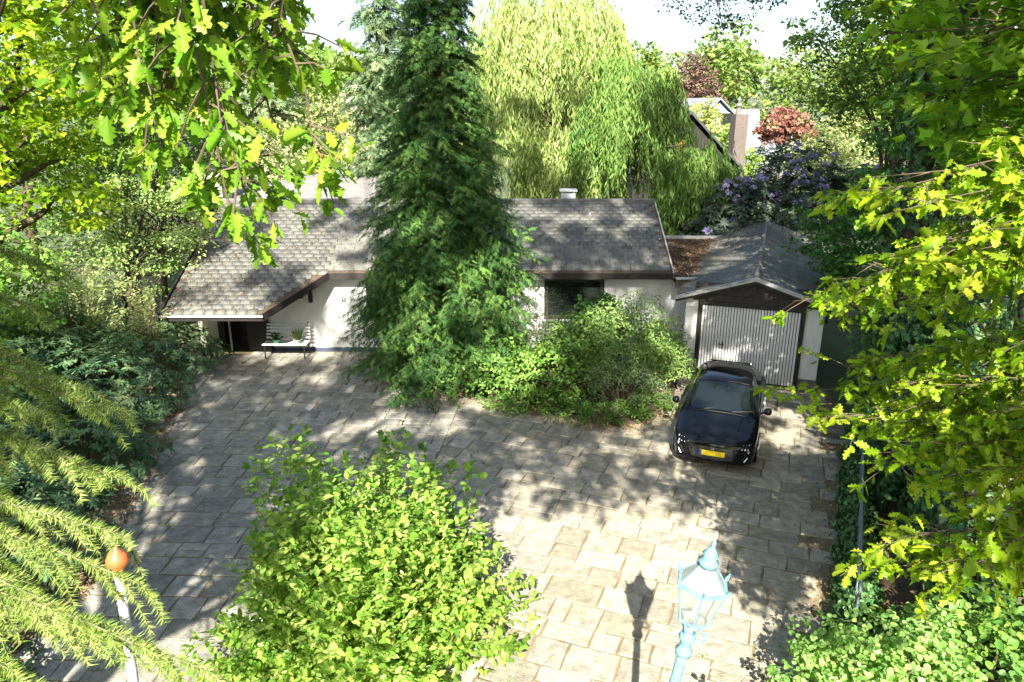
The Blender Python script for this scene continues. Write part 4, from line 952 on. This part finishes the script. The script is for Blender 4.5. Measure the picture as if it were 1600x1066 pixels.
# ------------------------------------------------------------------ the two oaks whose boughs hang into the picture and whose crowns shade the yard
SHADE = [(-15, -3.0, 8.4, 16.6, .7), (-3.0, 4, 10.1, 13.4, .76), (-4.8, 1.5, 13.4, 18.8, .06), (-4.6, 1.0, 18.8, 33, .66), (-15, -4.6, 16.6, 24, .2), (-6.6, -4.4, 16.2, 19.2, .52),
         (.3, 3.8, 13.6, 17.0, .42), (-.5, 3.8, 17.0, 24.8, .8), (3.8, 9.5, 13.3, 25.5, .8), (2.4, 5, 10.2, 14.5, .70), (-2.5, -.5, 8.8, 11.2, .04), (3.1, 8.5, 6.6, 13.3, .5), (5.7, 13, 6.6, 15.5, .14), (5.3, 13, 15.5, 26, .12), (3.0, 13, 24.5, 36, .66)]
def shade_clumps(x0, x1, seed):
    rng = np.random.default_rng(seed); out = []; g = .5; lat = np.random.default_rng(900).random((64, 64)); lat2 = np.random.default_rng(901).random((128, 128))
    def vn(t, x, y):
        i, j = int(math.floor(x)), int(math.floor(y)); fx, fy = x - i, y - j; fx = fx * fx * (3 - 2 * fx); fy = fy * fy * (3 - 2 * fy); q = lambda a, b: t[a % len(t), b % len(t)]
        return (q(i, j) * (1 - fx) + q(i + 1, j) * fx) * (1 - fy) + (q(i, j + 1) * (1 - fx) + q(i + 1, j + 1) * fx) * fy
    for u in np.arange(x0, x1, g):
        for v in np.arange(6.5, 34, g):
            uu = u + rng.uniform(-.35, .35); vv = v + rng.uniform(-.35, .35); dn = 0
            for a, b_, c, d_, k in SHADE:
                if a <= uu < b_ and c <= vv < d_: dn = k
            nz = .62 * vn(lat, uu / 1.15 + 40, vv / .95) + .38 * vn(lat2, uu / .5 + 40, vv / .42); nz = .5 + (nz - .5) * 1.9
            if nz + rng.normal(0, .06) < dn:
                y = rng.uniform(-4.5, -.8); out.append((uu + y * TX, y, vv - y * TZ))
    return np.array(out)
def oak(name, label, base, top, tips, seed, shade, start, nb, ntw, tl, nl, size, sag, pal, tr=.38, r0=.035, hang=.25, jitt=.18, t0=.4):
    rng = np.random.default_rng(seed); b = np.array(base); root = empty(name, base, label, 'tree'); mb = MB(); tw = MB(); L = Leaves()
    path = curve((0, 0, 0), np.array(top) - b, 0, 10, rng, .12); mb.tube(path, np.linspace(tr, .1, 10), 10)
    for tp in tips:
        for k in range(nb):
            e = np.array(tp) + rng.normal(0, jitt, 3) * (k > 0) - b
            bough(L, tw, rng, np.array(start(tp, rng)) - b, e, sag, ntw, tl, nl, size, 'oak', PAL[pal], r0, t0, hang)
    sc = shade_clumps(*shade, seed + 1) - b
    clump_leaves(L, rng, sc, rng.uniform(.32, .62, len(sc)), 125, .19, 'diamond', PAL['green'], .8, .5, .2)
    for j in rng.permutation(len(sc))[:110]:
        h = np.clip(sc[j, 2] * .7, 4, path[-1, 2]); i = min(int(h / path[-1, 2] * 9), 8)
        mb.tube(curve(path[i], sc[j], .4, 5, rng, .12), np.linspace(.11 if h < 14 else .07, .015, 5), 5, False)
    mb.build('trunk', M_bark, root, smooth=True); tw.build('twigs', M_twig, root); L.build('crown', M_young if not shade else M_young, root)
LT = [(-1.7, 3.35, 7.36), (-1.43, 3.09, 7.21), (-1.42, 3.46, 7.69), (-1.25, 3.19, 7.5), (-1.0, 3.45, 7.6), (-.97, 3.1, 7.2), (-.82, 3.09, 7.2), (-1.04, 2.91, 6.98), (-1.12, 2.9, 6.92), (-1.6, 3.6, 7.8), (-1.5, 3.3, 7.5), (-1.15, 3.5, 7.75), (-1.3, 3.6, 7.9), (-1.6, 3.4, 7.6), (-1.45, 3.25, 7.4)]
oak('oak_tree', 'oak with lobed lime green leaves hanging over the left side of the slate roof', (-6.9, -1.5, -.03), (-5.6, -2.2, 24), LT, 71, (-15, 0.2),
    lambda tp, rng: (tp[0] * .9 - .25, tp[1] - .15, 8.75 + rng.random() * .3), 1, 19, .25, 8, .098, .05, 'young', hang=.45, r0=.012, jitt=.1)
RTp = [(2.58, 5.57, 6.73), (3.13, 5.23, 6.68), (2.77, 5.37, 6.13), (3.1, 4.87, 6.2), (3.3, 4.7, 6.55), (3.3, 5.0, 6.4), (2.95, 5.3, 6.4), (2.97, 7.42, 4.34), (3.3, 6.98, 4.3), (3.72, 6.41, 4.49), (3.91, 6.04, 4.97), (4.04, 5.53, 5.01), (3.92, 5.01, 4.69), (3.13, 5.36, 3.83), (3.35, 5.12, 3.74), (3.55, 4.71, 4.09), (3.65, 4.83, 4.46), (3.31, 8.23, 5.22), (3.56, 7.17, 4.88), (3.91, 6.45, 5.2), (3.9, 5.6, 4.4), (3.6, 6.3, 4.1), (3.0, 4.9, 6.45), (3.5, 5.0, 6.75), (3.2, 5.4, 6.1), (3.6, 5.6, 6.3), (3.9, 5.6, 4.75), (4.2, 6.2, 4.9), (4.4, 6.6, 5.2), (3.4, 4.6, 5.9), (4.3, 5.9, 4.4), (4.1, 5.2, 4.2), (3.8, 4.7, 4.3)]
oak('oak_tree', 'oak with glowing yellow green lobed leaves reaching over the ivy and fence', (8.4, 3.6, -.03), (7.2, 1.0, 24), RTp, 72, (0.2, 13),
    lambda tp, rng: (6.6, 4.6 + rng.random() * .8, tp[2] + .6 + rng.random() * .3), 2, 26, .44, 9, .135, .12, 'gold', r0=.011, t0=.12)

# ------------------------------------------------------------------ right-hand side
def ivy_on(L, rng, P, Nn, size, pal=PAL['ivy']):
    n = len(P); N = unit(Nn + rng.normal(0, .35, (n, 3))); D = unit(np.cross(N, rdir(rng, n)) - UP * .7)
    L.add(P + Nn * rng.uniform(.0, .12, (n, 1)), D, N, size * rng.uniform(.5, 1.2, n), 'ivy', palette(rng, pal, n, .22))
def ivy_trunk(name, label, base, H_, r, n, size, seed, lean=(0, 0), pal=PAL['ivy'], bare=1.0):
    rng = np.random.default_rng(seed); root = empty(name, base, label, 'tree'); path = curve((0, 0, 0), (lean[0], lean[1], H_), 0, 10, rng, .05)
    MB().tube(path, np.linspace(r * 1.2, r * .75, 10), 12).build('trunk', M_bark, root, smooth=True)
    t = rng.random(n) ** 1.1 * bare; f = t * 9; i = np.minimum(f.astype(int), 8); c = path[i] + (path[i + 1] - path[i]) * (f - i)[:, None]; a = rng.random(n) * 6.283
    d = np.stack([np.cos(a), np.sin(a), np.zeros(n)], 1); rr = r * (1.15 - .4 * t) + .1 * np.sin(a * 3 + t * 20) + rng.uniform(0, .28, n)
    L = Leaves(); ivy_on(L, rng, c + d * rr[:, None], d, size, pal); L.build('ivy', M_gloss, root); return root
it = ivy_trunk('ivy_tree', 'thick tall trunk wrapped in dark ivy behind the wire fence', (9.0, 15.6, -.03), 16, .36, 6500, .15, 81, (-.6, .3))
rng = np.random.default_rng(82); L = Leaves()
up = np.stack([rng.uniform(6.6, 12.5, 150), rng.uniform(11.5, 17, 150), rng.uniform(6.4, 11.5, 150)], 1)
up = up[(up[:, 0] / up[:, 1] > .47) & (up[:, 2] > 5.4 + .35 * (13 - up[:, 0]))]
clump_leaves(L, rng, up - np.array((9.0, 15.6, -.03)), rng.uniform(.45, .95, len(up)), 60, .17, 'maple', [(.08, .18, .02), (.14, .26, .025), (.22, .34, .03)], .5, .8, .25)
ov = np.array([(3.3 + 3.6 * rng.random(), 17.2 + 1.2 * rng.random(), 0) for _ in range(46)]); ov[:, 2] = 8.75 + .5 * np.abs(ov[:, 0] - 4.6) + np.abs(rng.normal(0, .45, 46))
clump_leaves(L, rng, ov - np.array((9.0, 15.6, -.03)), rng.uniform(.2, .5, len(ov)), 26, .09, 'diamond', [(.03, .06, .03), (.06, .10, .05)], .7, .6, .3)
L.build('crown', M_leaf, it)
mb = MB()
ovb = np.array((9.0, 15.6, -.03)); bp = curve(np.array((8.5, 15.8, 11.2)), np.array((3.3, 17.8, 9.9)), .5, 14, rng, .08); mb.tube(bp - ovb, np.linspace(.09, .02, 14), 5, False)
for q in ov: s = bp[np.argmin(np.sum((bp - q) ** 2, 1))]; mb.tube(curve(s - ovb, q - ovb, .08, 4, rng, .05), [.018, .012, .008, .004], 4, False)
for q in up[::3]:
    s = np.array((-.2, .1, max(q[2] - .8, 5.5)))
    mb.tube(curve(s, q - np.array((9.0, 15.6, -.03)), .3, 6, rng, .08), np.linspace(.05, .006, 6), 4, False)
mb.build('limb', M_bark, it)
ivy_trunk('ivy_tree', 'pale ivy covered trunk at the edge above the ivy bank', (7.05, 9.6, -.03), 13, .3, 4200, .13, 83, (.5, -.3), [(.07, .13, .05), (.13, .2, .09), (.22, .27, .15)])
ivy_trunk('bare_tree', 'brown barked trunk with little ivy beyond the thick ivy trunk', (11.3, 18.6, -.03), 17, .42, 1600, .15, 84, (-.4, 0), PAL['ivy'], .45)
def ivy_bank():
    rng = np.random.default_rng(85); b = np.array((8.4, 11.8, -.03)); root = empty('ivy_bank', tuple(b), 'dark mound of large leaved ivy behind the wire fence', 'ivy'); L = Leaves(); core = MB()
    for c, r, n in [((8.6, 13.6, .3), (1.25, 1.7, 3.2), 3600), ((8.5, 11.2, .3), (1.55, 1.7, 2.9), 4200), ((7.6, 8.6, .2), (1.35, 1.5, 2.1), 3000), ((9.9, 15.4, .3), (1.3, 1.7, 3.6), 2600)]:
        d = rdir(rng, n * 2); d = d[d[:, 2] > -.05][:n]
        lump = 1 + .1 * np.sin(d[:, 0] * 8 + c[0] * 3) * np.cos(d[:, 1] * 7) + .06 * np.sin(d[:, 2] * 11)
        P = np.array(c) + d * lump[:, None] * np.array(r) - b; ivy_on(L, rng, P, d, .16)
        core = MB().lathe([(r[0] * .86 * math.cos(t), c[2] + r[2] * .86 * math.sin(t)) for t in np.linspace(0, 1.5, 7)], 14, (c[0] - b[0], c[1] - b[1], 0)); core.build('stem', M_twig, root)
    L.build('foliage', M_gloss, root)
ivy_bank()
def ivy_border():
    rng = np.random.default_rng(86); b = np.array((6.0, 11.4, -.03)); root = empty('ivy_border', tuple(b), 'narrow ivy hedge strip between the paving and the wire fence', 'ivy'); L = Leaves(); n = 9500
    t = rng.random(n); a = rng.uniform(-.1, math.pi, n); c = np.array((4.90, 8.5, 0)) + np.array((2.75, 5.9, 0)) * t[:, None]; nd = np.array((-.905, .425, 0))
    d = nd * np.cos(a)[:, None] + UP * np.sin(a)[:, None]; r = np.stack([.23 + .05 * np.sin(t * 40)] * 3, 1) * (1 + .12 * rng.random((n, 1)))
    P = c + d * r * np.array([1, 1, 1.7 + 0]) - b; ivy_on(L, rng, P, d, .085)
    MB().bar(np.array((4.90, 8.5, .17)) - b, np.array((7.65, 14.4, .17)) - b, .28, .34).build('stem', M_twig, root)
    L.build('foliage', M_gloss, root)
ivy_border()
tree('field_maple', 'dense mid green tree leaning over the garage roof', (10.9, 19.6, -.03), (10.5, 19.8, 3.7), (2.4, 2.2, 2.9), 210, .5, 60, .12, 'maple', [(.04, .12, .02), (.065, .165, .025), (.1, .22, .035)], 87, .14, flat=.5, low=-.75)
tree('field_maple', 'green leafy tree filling the gap between garage roof and ivy bank', (9.8, 17.2, -.03), (9.7, 17.0, 2.2), (1.3, 1.2, 2.2), 120, .42, 60, .10, 'maple', [(.04, .12, .02), (.07, .17, .03), (.1, .22, .035)], 88, .1, flat=.5, low=-.9)
tree('beech_tree', 'tall sunlit yellow green tree behind the lilac rhododendron', (18.2, 34, -.03), (17.8, 34, 8.6), (3.2, 3, 5.0), 230, .75, 60, .19, 'diamond', [(.12, .21, .03), (.2, .3, .05), (.28, .36, .08)], 89, .3)
tree('beech_tree', 'dark green tall tree left of the ivy trunk against the sky', (13.4, 25.5, -.03), (12.7, 25.5, 9.2), (2.8, 2.4, 4.2), 260, .65, 85, .16, 'diamond', [(.06, .13, .02), (.11, .19, .03), (.17, .26, .04)], 90, .25)
tree('beech_tree', 'background tree closing the gap at the right edge behind the ivy trunks', (15.5, 19.5, -.03), (14.8, 20, 6.2), (3.2, 2.8, 6.0), 260, .7, 56, .17, 'maple', PAL['mid'], 91, .28, low=-.9)
def sycamore():
    rng = np.random.default_rng(95); b = np.array((11.2, 8.8, -.03)); root = empty('sycamore_tree', tuple(b), 'sycamore with broad fresh green leaves hanging before the ivy trunks', 'tree'); mb = MB(); L = Leaves()
    mb.tube([(0, 0, 0), (-.1, .1, 5), (-.3, .2, 10), (-.4, .2, 14)], [.3, .25, .18, .06], 9)
    c = np.stack([rng.uniform(4.8, 9.5, 420), rng.uniform(9.3, 13.2, 420), rng.uniform(5.8, 10.3, 420)], 1); q = c[:, 0] / c[:, 1]
    zl = 6.0 + 2.2 * np.clip((.62 - q) / .15, 0, 1); c = c[(q > .45) & (c[:, 2] > zl)]; lat = np.random.default_rng(5).random(len(c)); c = c[lat < .85]
    clump_leaves(L, rng, c - b, rng.uniform(.25, .55, len(c)), 26, .16, 'maple', [(.10, .22, .015), (.18, .32, .02), (.28, .41, .03)], .45, .9, .25)
    for p in c[::2]: mb.tube(curve((-.3, .2, 6.5 + 3 * rng.random()), p - b, .3, 6, rng, .06), np.linspace(.035, .005, 6), 4, False)
    mb.build('trunk', M_bark, root, smooth=True); L.build('crown', M_young, root)
sycamore()
shrub('snowberry_shrub', 'bright fresh green round leaved shrub at the end of the ivy border', (4.5, 6.9, -.03), (1.15, 1.0, 1.65), 270, .22, 34, .062, 'round', [(.15, .29, .06), (.22, .38, .10), (.32, .46, .15)], 92, mat=M_young)
shrub('snowberry_shrub', 'duller green round leaved shrub between bright shrub and ivy bank', (5.9, 7.4, -.03), (1.1, 1.0, 1.7), 150, .25, 28, .075, 'round', PAL['green'], 93)
shoot_bush('laurel_sprig', 'small glossy sprig with yellow green oval leaves near the lamp post', (2.45, 5.85, -.03), (.42, .42, 1.25), 26, 9, .13, 'oval', [(.14, .24, .03), (.24, .34, .05), (.36, .42, .06)], 94, low=.35)

tag(MB().add([(x, y, -.012) for x, y in ((5.1, 8.3), (6.6, 7.6), (9.2, 13.6), (7.9, 14.8))], [(0, 1, 2, 3)]).build('soil_strip', plain('dry_soil', (.17, .115, .07), .95, .1, noise=.5, nscale=6, bump=.8, bscale=30)), kind='structure')
# ------------------------------------------------------------------ left-hand side
tree('maple_tree', 'big sunlit yellow green maple with thick trunk left of the bungalow', (-15.6, 21.2, -.03), (-14.4, 21, 8.6), (3.7, 3.2, 5.4), 380, .72, 62, .165, 'maple', PAL['gold'], 101, .4, low=-.85, flat=.5, trunk_top=(-14.8, 21, 13), mat=M_young)
tree('wild_tree', 'leafy green tree with open dark interior behind the sunlit maple', (-15.4, 28.5, -.03), (-15.0, 28.5, 5.8), (3.6, 3, 5.6), 300, .6, 52, .14, 'diamond', [(.10, .19, .03), (.17, .27, .05), (.25, .34, .08)], 102, .16, low=-.9)
tree('wild_tree', 'slim tree with fine pale leaves overhanging the left end of the slate roof', (-12.6, 22.2, -.03), (-10.9, 21.9, 3.9), (1.9, 1.7, 2.2), 170, .42, 56, .10, 'diamond', [(.16, .26, .06), (.23, .33, .09), (.3, .38, .13)], 103, .09, low=-.9)
tree('wild_tree', 'dark leafed understorey tree in the shade beside the bungalow chimney', (-13.4, 27, -.03), (-12.8, 27, 5.0), (2.4, 2.2, 3.4), 170, .55, 54, .14, 'diamond', [(.05, .11, .02), (.09, .17, .03), (.15, .24, .05)], 104, .12, low=-.9)
shoot_bush('willowy_shrub', 'pale yellow green shrub with slender upright shoots above the rhododendrons', (-12.2, 19.4, -.03), (1.5, 1.3, 3.7), 420, 18, .12, 'long', PAL['pale'], 105, low=.05)
shoot_bush('willowy_shrub', 'small pale shoots leaning against the lower left corner of the roof', (-10.1, 19.1, -.03), (.7, .5, 3.0), 120, 14, .10, 'long', PAL['pale'], 106, low=.3)
tree('wild_tree', 'small green tree at the left edge under the maple', (-14.2, 17.6, -.03), (-13.6, 17.6, 2.6), (2.2, 1.8, 2.4), 170, .5, 56, .12, 'maple', PAL['green'], 107, .1, low=-.9)
tree('wild_tree', 'tall green background tree behind the wild trees at the far left', (-22, 33, -.03), (-21, 33, 7.5), (5.5, 4, 7.5), 300, .9, 52, .22, 'diamond', PAL['green'], 108, .3, low=-.9)
tree('hedge_tree', 'pale yellow green shrubby tree behind the rear wing roof', (-12.4, 37, -.03), (-12.2, 37, 3.0), (4.2, 2.6, 3.2), 190, .7, 56, .2, 'diamond', PAL['pale'], 109, .14, low=-.8)
tree('hedge_tree', 'bright yellow flowering shrubby tree along the rear wing roof', (-8.2, 35.5, -.03), (-8.0, 35.5, 2.9), (2.2, 1.8, 2.1), 110, .55, 50, .17, 'diamond', [(.3, .34, .03), (.4, .4, .04), (.3, .38, .08)], 110, .1, low=-.8)
tree('hedge_tree', 'loose pale tree left of the fir behind the house', (-11.2, 47, -.03), (-11.4, 47, 5.0), (3.6, 3, 3.8), 150, .8, 50, .25, 'diamond', PAL['pale'], 111, .16, low=-.8)

# ------------------------------------------------------------------ background
def gable_house(name, label, x, y, w, d, h, rise, rz, wall, rf, wins, cat='house'):
    t = empty(name, (x, y, -.03), label, cat, R(rz))
    MB().box(-w / 2, w / 2, 0, d, 0, h).prism([(-w / 2, .0, h), (w / 2, .0, h), (0, .0, h + rise - .05)], (0, d, 0)).build('wall', wall, t)
    r_ = MB()
    for s in (-1, 1): r_.prism([(0, -.35, h + rise + .1), (s * (w / 2 + .4), -.35, h - .17), (s * (w / 2 + .4), -.35, h - .02), (0, -.35, h + rise + .27)], (0, d + .7, 0))
    r_ = r_.build('roof', rf, t)
    for (a, b_, c, e) in wins:
        f = MB().box(a - .08, b_ + .08, -.06, -.003, c - .08, e + .08).build('window', M_grey, t); MB().box(a, b_, -.08, -.063, c, e).build('pane', M_glass, f)
    return t, r_
M_rdark = plain('dark_roof', (.05, .052, .06), .6, .4, noise=.3, nscale=3)
M_rpale = plain('pale_roof', (.17, .18, .2), .6, .4, noise=.2, nscale=2)
M_blueg = plain('blue_grey_boards', (.13, .165, .2), .7, .3, noise=.15, nscale=2)
M_brick = plain('brown_brick', (.125, .105, .09), .9, .2, noise=.35, nscale=9, bump=.5, bscale=25)
gable_house('neighbour_house', 'far blue grey gabled house with a dark edged roof', 19.0, 70, 5.2, 9, 5.6, 2.3, 12, M_blueg, M_rpale, [(.3, 1.4, 5.2, 6.8), (-1.6, -.5, 5.2, 6.6)])
gable_house('neighbour_house', 'far white house with pale roof right of the brown chimney', 24.6, 64, 6, 8, 3.6, 1.8, 55, M_rpale, M_rpale, [(-1.5, -.4, 2.4, 3.6), (.5, 1.6, 2.4, 3.6)])
gable_house('neighbour_house', 'far white house behind the blue grey gable', 27.0, 84, 6, 6, 4.6, 2.2, 78, M_blueg, M_rpale, [(-2, -1, 3.4, 4.8), (1, 2, 3.4, 4.8)])
nh, nr = gable_house('neighbour_house', 'nearby dark roofed house half hidden by the willow', 10.4, 44.5, 6.4, 8, 3.8, 3.1, 8, M_dark, M_rdark, [])
MB().box(3.1, 3.9, .4, 1.15, 2.8, 6.95).build('chimney', M_brick, nh)
MB().lathe([(.2, 6.95), (.14, 7.35), (.22, 7.4), (.22, 7.5), (.07, 7.6), (.14, 7.78), (.02, 7.95)], 10, (3.42, .82, 0)).build('chimney_cowl', M_plinth, nh)
MB().box(-.5, -.05, -.1, -.02, 4.4, 5.5).build('orange_shutter', plain('orange_cloth', (.6, .16, .05), .7), nh)
tw = empty('tower_block', (-16.6, 80, -.03), 'far pale square tower with a dark window beside the fir', 'building')
MB().box(-1.3, 1.3, 0, 4, 0, 9.2).build('wall', M_cream, tw); f = MB().box(.25, 1.1, -.05, -.004, 6.9, 8.2).build('window', M_dark, tw); MB().box(.32, 1.03, -.08, -.053, 6.97, 8.13).build('pane', M_glass, f); MB().box(-1.45, 1.45, -.15, 4.15, 9.2, 9.5).build('parapet', M_grey, tw)
gable_house('neighbour_house', 'far low house with a red brown roof beyond the left shrubs', -15.2, 60, 5, 6, 2.4, 1.4, 80, M_cream, plain('red_roof', (.25, .07, .05), .7, .3, noise=.3), [(-1, 0, 1, 2)])
tree('copper_beech', 'round purple copper beech in front of the far woods', (22.0, 94, -.03), (22.2, 94, 7.0), (3.5, 3.4, 5.4), 260, .8, 60, .34, 'diamond', PAL['copper'], 121, .4, low=-.8)
tree('japanese_maple', 'red leaved japanese maple right of the brown chimney', (19.9, 55.5, -.03), (20.2, 55.5, 5.6), (2.0, 1.8, 1.5), 110, .5, 56, .2, 'maple', PAL['red'], 122, .12, low=-.6)
tree('garden_tree', 'bushy yellow green tree under the copper beech', (14.3, 58, -.03), (14.4, 58, 4.9), (2.8, 2, 2.4), 120, .6, 56, .26, 'diamond', [(.28, .34, .06), (.36, .4, .1), (.3, .38, .12)], 123, .15, low=-.8)
tree('garden_tree', 'pale bushy tree between the red maple and tall beech', (24.5, 52, -.03), (24.6, 52, 5.0), (3.4, 2.6, 3.2), 170, .7, 56, .25, 'diamond', PAL['pale'], 124, .15, low=-.8)
tree('garden_tree', 'light green bushy tree in front of the blue grey gabled house', (14.2, 48, -.03), (14.3, 48, 3.8), (1.6, 1.5, 2.0), 80, .5, 50, .2, 'diamond', PAL['lime'], 125, .12, low=-.8)
tree('garden_tree', 'pale spreading tree below the red maple behind the rhododendron', (18.6, 45, -.03), (18.8, 45, 3.6), (3.0, 2, 2.4), 130, .6, 54, .2, 'diamond', PAL['pale'], 126, .12, low=-.8)
def woods():
    rng = np.random.default_rng(131); L = Leaves(); cl = []; rd = []; key = []
    for k in range(52):
        x = rng.uniform(-70, 85); y = rng.uniform(118, 165); h = rng.uniform(13.5, 19) - 2.5 * math.exp(-((x - 22) / 14) ** 2); r = rng.uniform(4, 7)
        c = blob_clumps(rng, (x, y, h - r * .9), (r, r, r * 1.0), 34, .6, -.7); cl.append(c); rd.append(rng.uniform(1.2, 2.2, len(c)))
        c = blob_clumps(rng, (x, y, h * .4), (r, r, h * .4), 14, .7, -.9); cl.append(c); rd.append(rng.uniform(1.2, 2.2, len(c)))
    cl = np.concatenate(cl); rd = np.concatenate(rd); clump_leaves(L, rng, cl, rd, 34, .85, 'diamond', PAL['far'], .8, .5, .2, .2)
    o = L.build('distant_woods', M_leaf); tag(o, 'distant band of spring green woodland along the horizon', 'woodland', kind='stuff')
    L = Leaves(); cl = []
    for k in range(34):
        x = rng.uniform(-75, 75); y = rng.uniform(88, 112); h = rng.uniform(5, 9); cl.append(blob_clumps(rng, (x, y, h * .4), (rng.uniform(3, 5), 3, h * .6), 22, .6, -.6))
    cl = np.concatenate(cl); clump_leaves(L, rng, cl, rng.uniform(.9, 1.6, len(cl)), 44, .55, 'diamond', PAL['far'], .8, .5, .2, .2)
    o = L.build('distant_hedges', M_leaf); tag(o, 'mass of far garden shrubs in front of the distant woodland', 'shrubs', kind='stuff')
woods()

# ------------------------------------------------------------------ unseen trees added behind the viewpoint to cut skylight and darken car reflections
for k, (x, y) in enumerate(((-13, -9), (-2, -15), (11, -10))):
    tree('street_tree', ['broad green tree on the street side behind the left oak', 'broad green tree on the street side opposite the lime bush', 'broad green tree on the street side behind the right oak'][k], (x, y, -.03), (x, y, 7), (5, 4.2, 6), 150, 1.2, 46, .42, 'diamond', PAL['mid'], 150 + k, .35, low=-.8, group='trees along the street')

# ------------------------------------------------------------------ small litter on the ground
rng = np.random.default_rng(141)
def edge_pts(n, a, b, wd, bias=1.):
    t = rng.random(n); a = np.array(a); b = np.array(b); d = b - a; nn = np.array((-d[1], d[0])) / np.linalg.norm(d)
    p = a + d * t[:, None] + nn * (rng.random((n, 1)) ** bias * wd); return np.column_stack([p, np.full(n, .022) + rng.random(n) * .012])
ed = np.concatenate([edge_pts(1100, (-9.0, 19), (-7.7, 14), -.7, 2.), edge_pts(1100, (-7.7, 14), (-6.7, 9.5), -.7, 2.)] + [edge_pts(330, BED[i], BED[i + 1], -.55, 2.) for i in range(8)] + [edge_pts(900, (7.6, 15), (4.6, 8.7), -.5, 2.)])
ed = ed[[inside((p[0], p[1]), DRIVE) for p in ed]]
scatter_litter('fallen_leaves', ed, .05, [(.10, .06, .03), (.22, .13, .07), (.34, .24, .13)], 142, None, label='brown dry leaves gathered along the edges of the paving', cat='leaf litter')
wd = np.column_stack([rng.uniform(-8.5, 8, 520), rng.uniform(7.6, 21.3, 520), np.full(520, .012)]); wd = wd[[inside((p[0], p[1]), DRIVE) and not inside((p[0], p[1]), BED) for p in wd]]
L = Leaves(); clump_leaves(L, rng, wd, np.full(len(wd), .05), 9, .035, 'oval', PAL['green'], .4); tag(L.build('paving_weeds', M_leaf), 'small green weeds and moss in the joints of the paving', 'weeds', kind='stuff')
al = np.column_stack([rng.uniform(-8.5, 8, 1500), rng.uniform(7.6, 21.3, 1500), np.full(1500, .025)]); al = al[[inside((p[0], p[1]), DRIVE) and not inside((p[0], p[1]), BED) for p in al]]
scatter_litter('fallen_petals', al, .026, [(.5, .45, .3), (.7, .66, .55), (.35, .25, .1)], 143, None, label='tiny pale petals scattered over the stone paving', cat='petals')
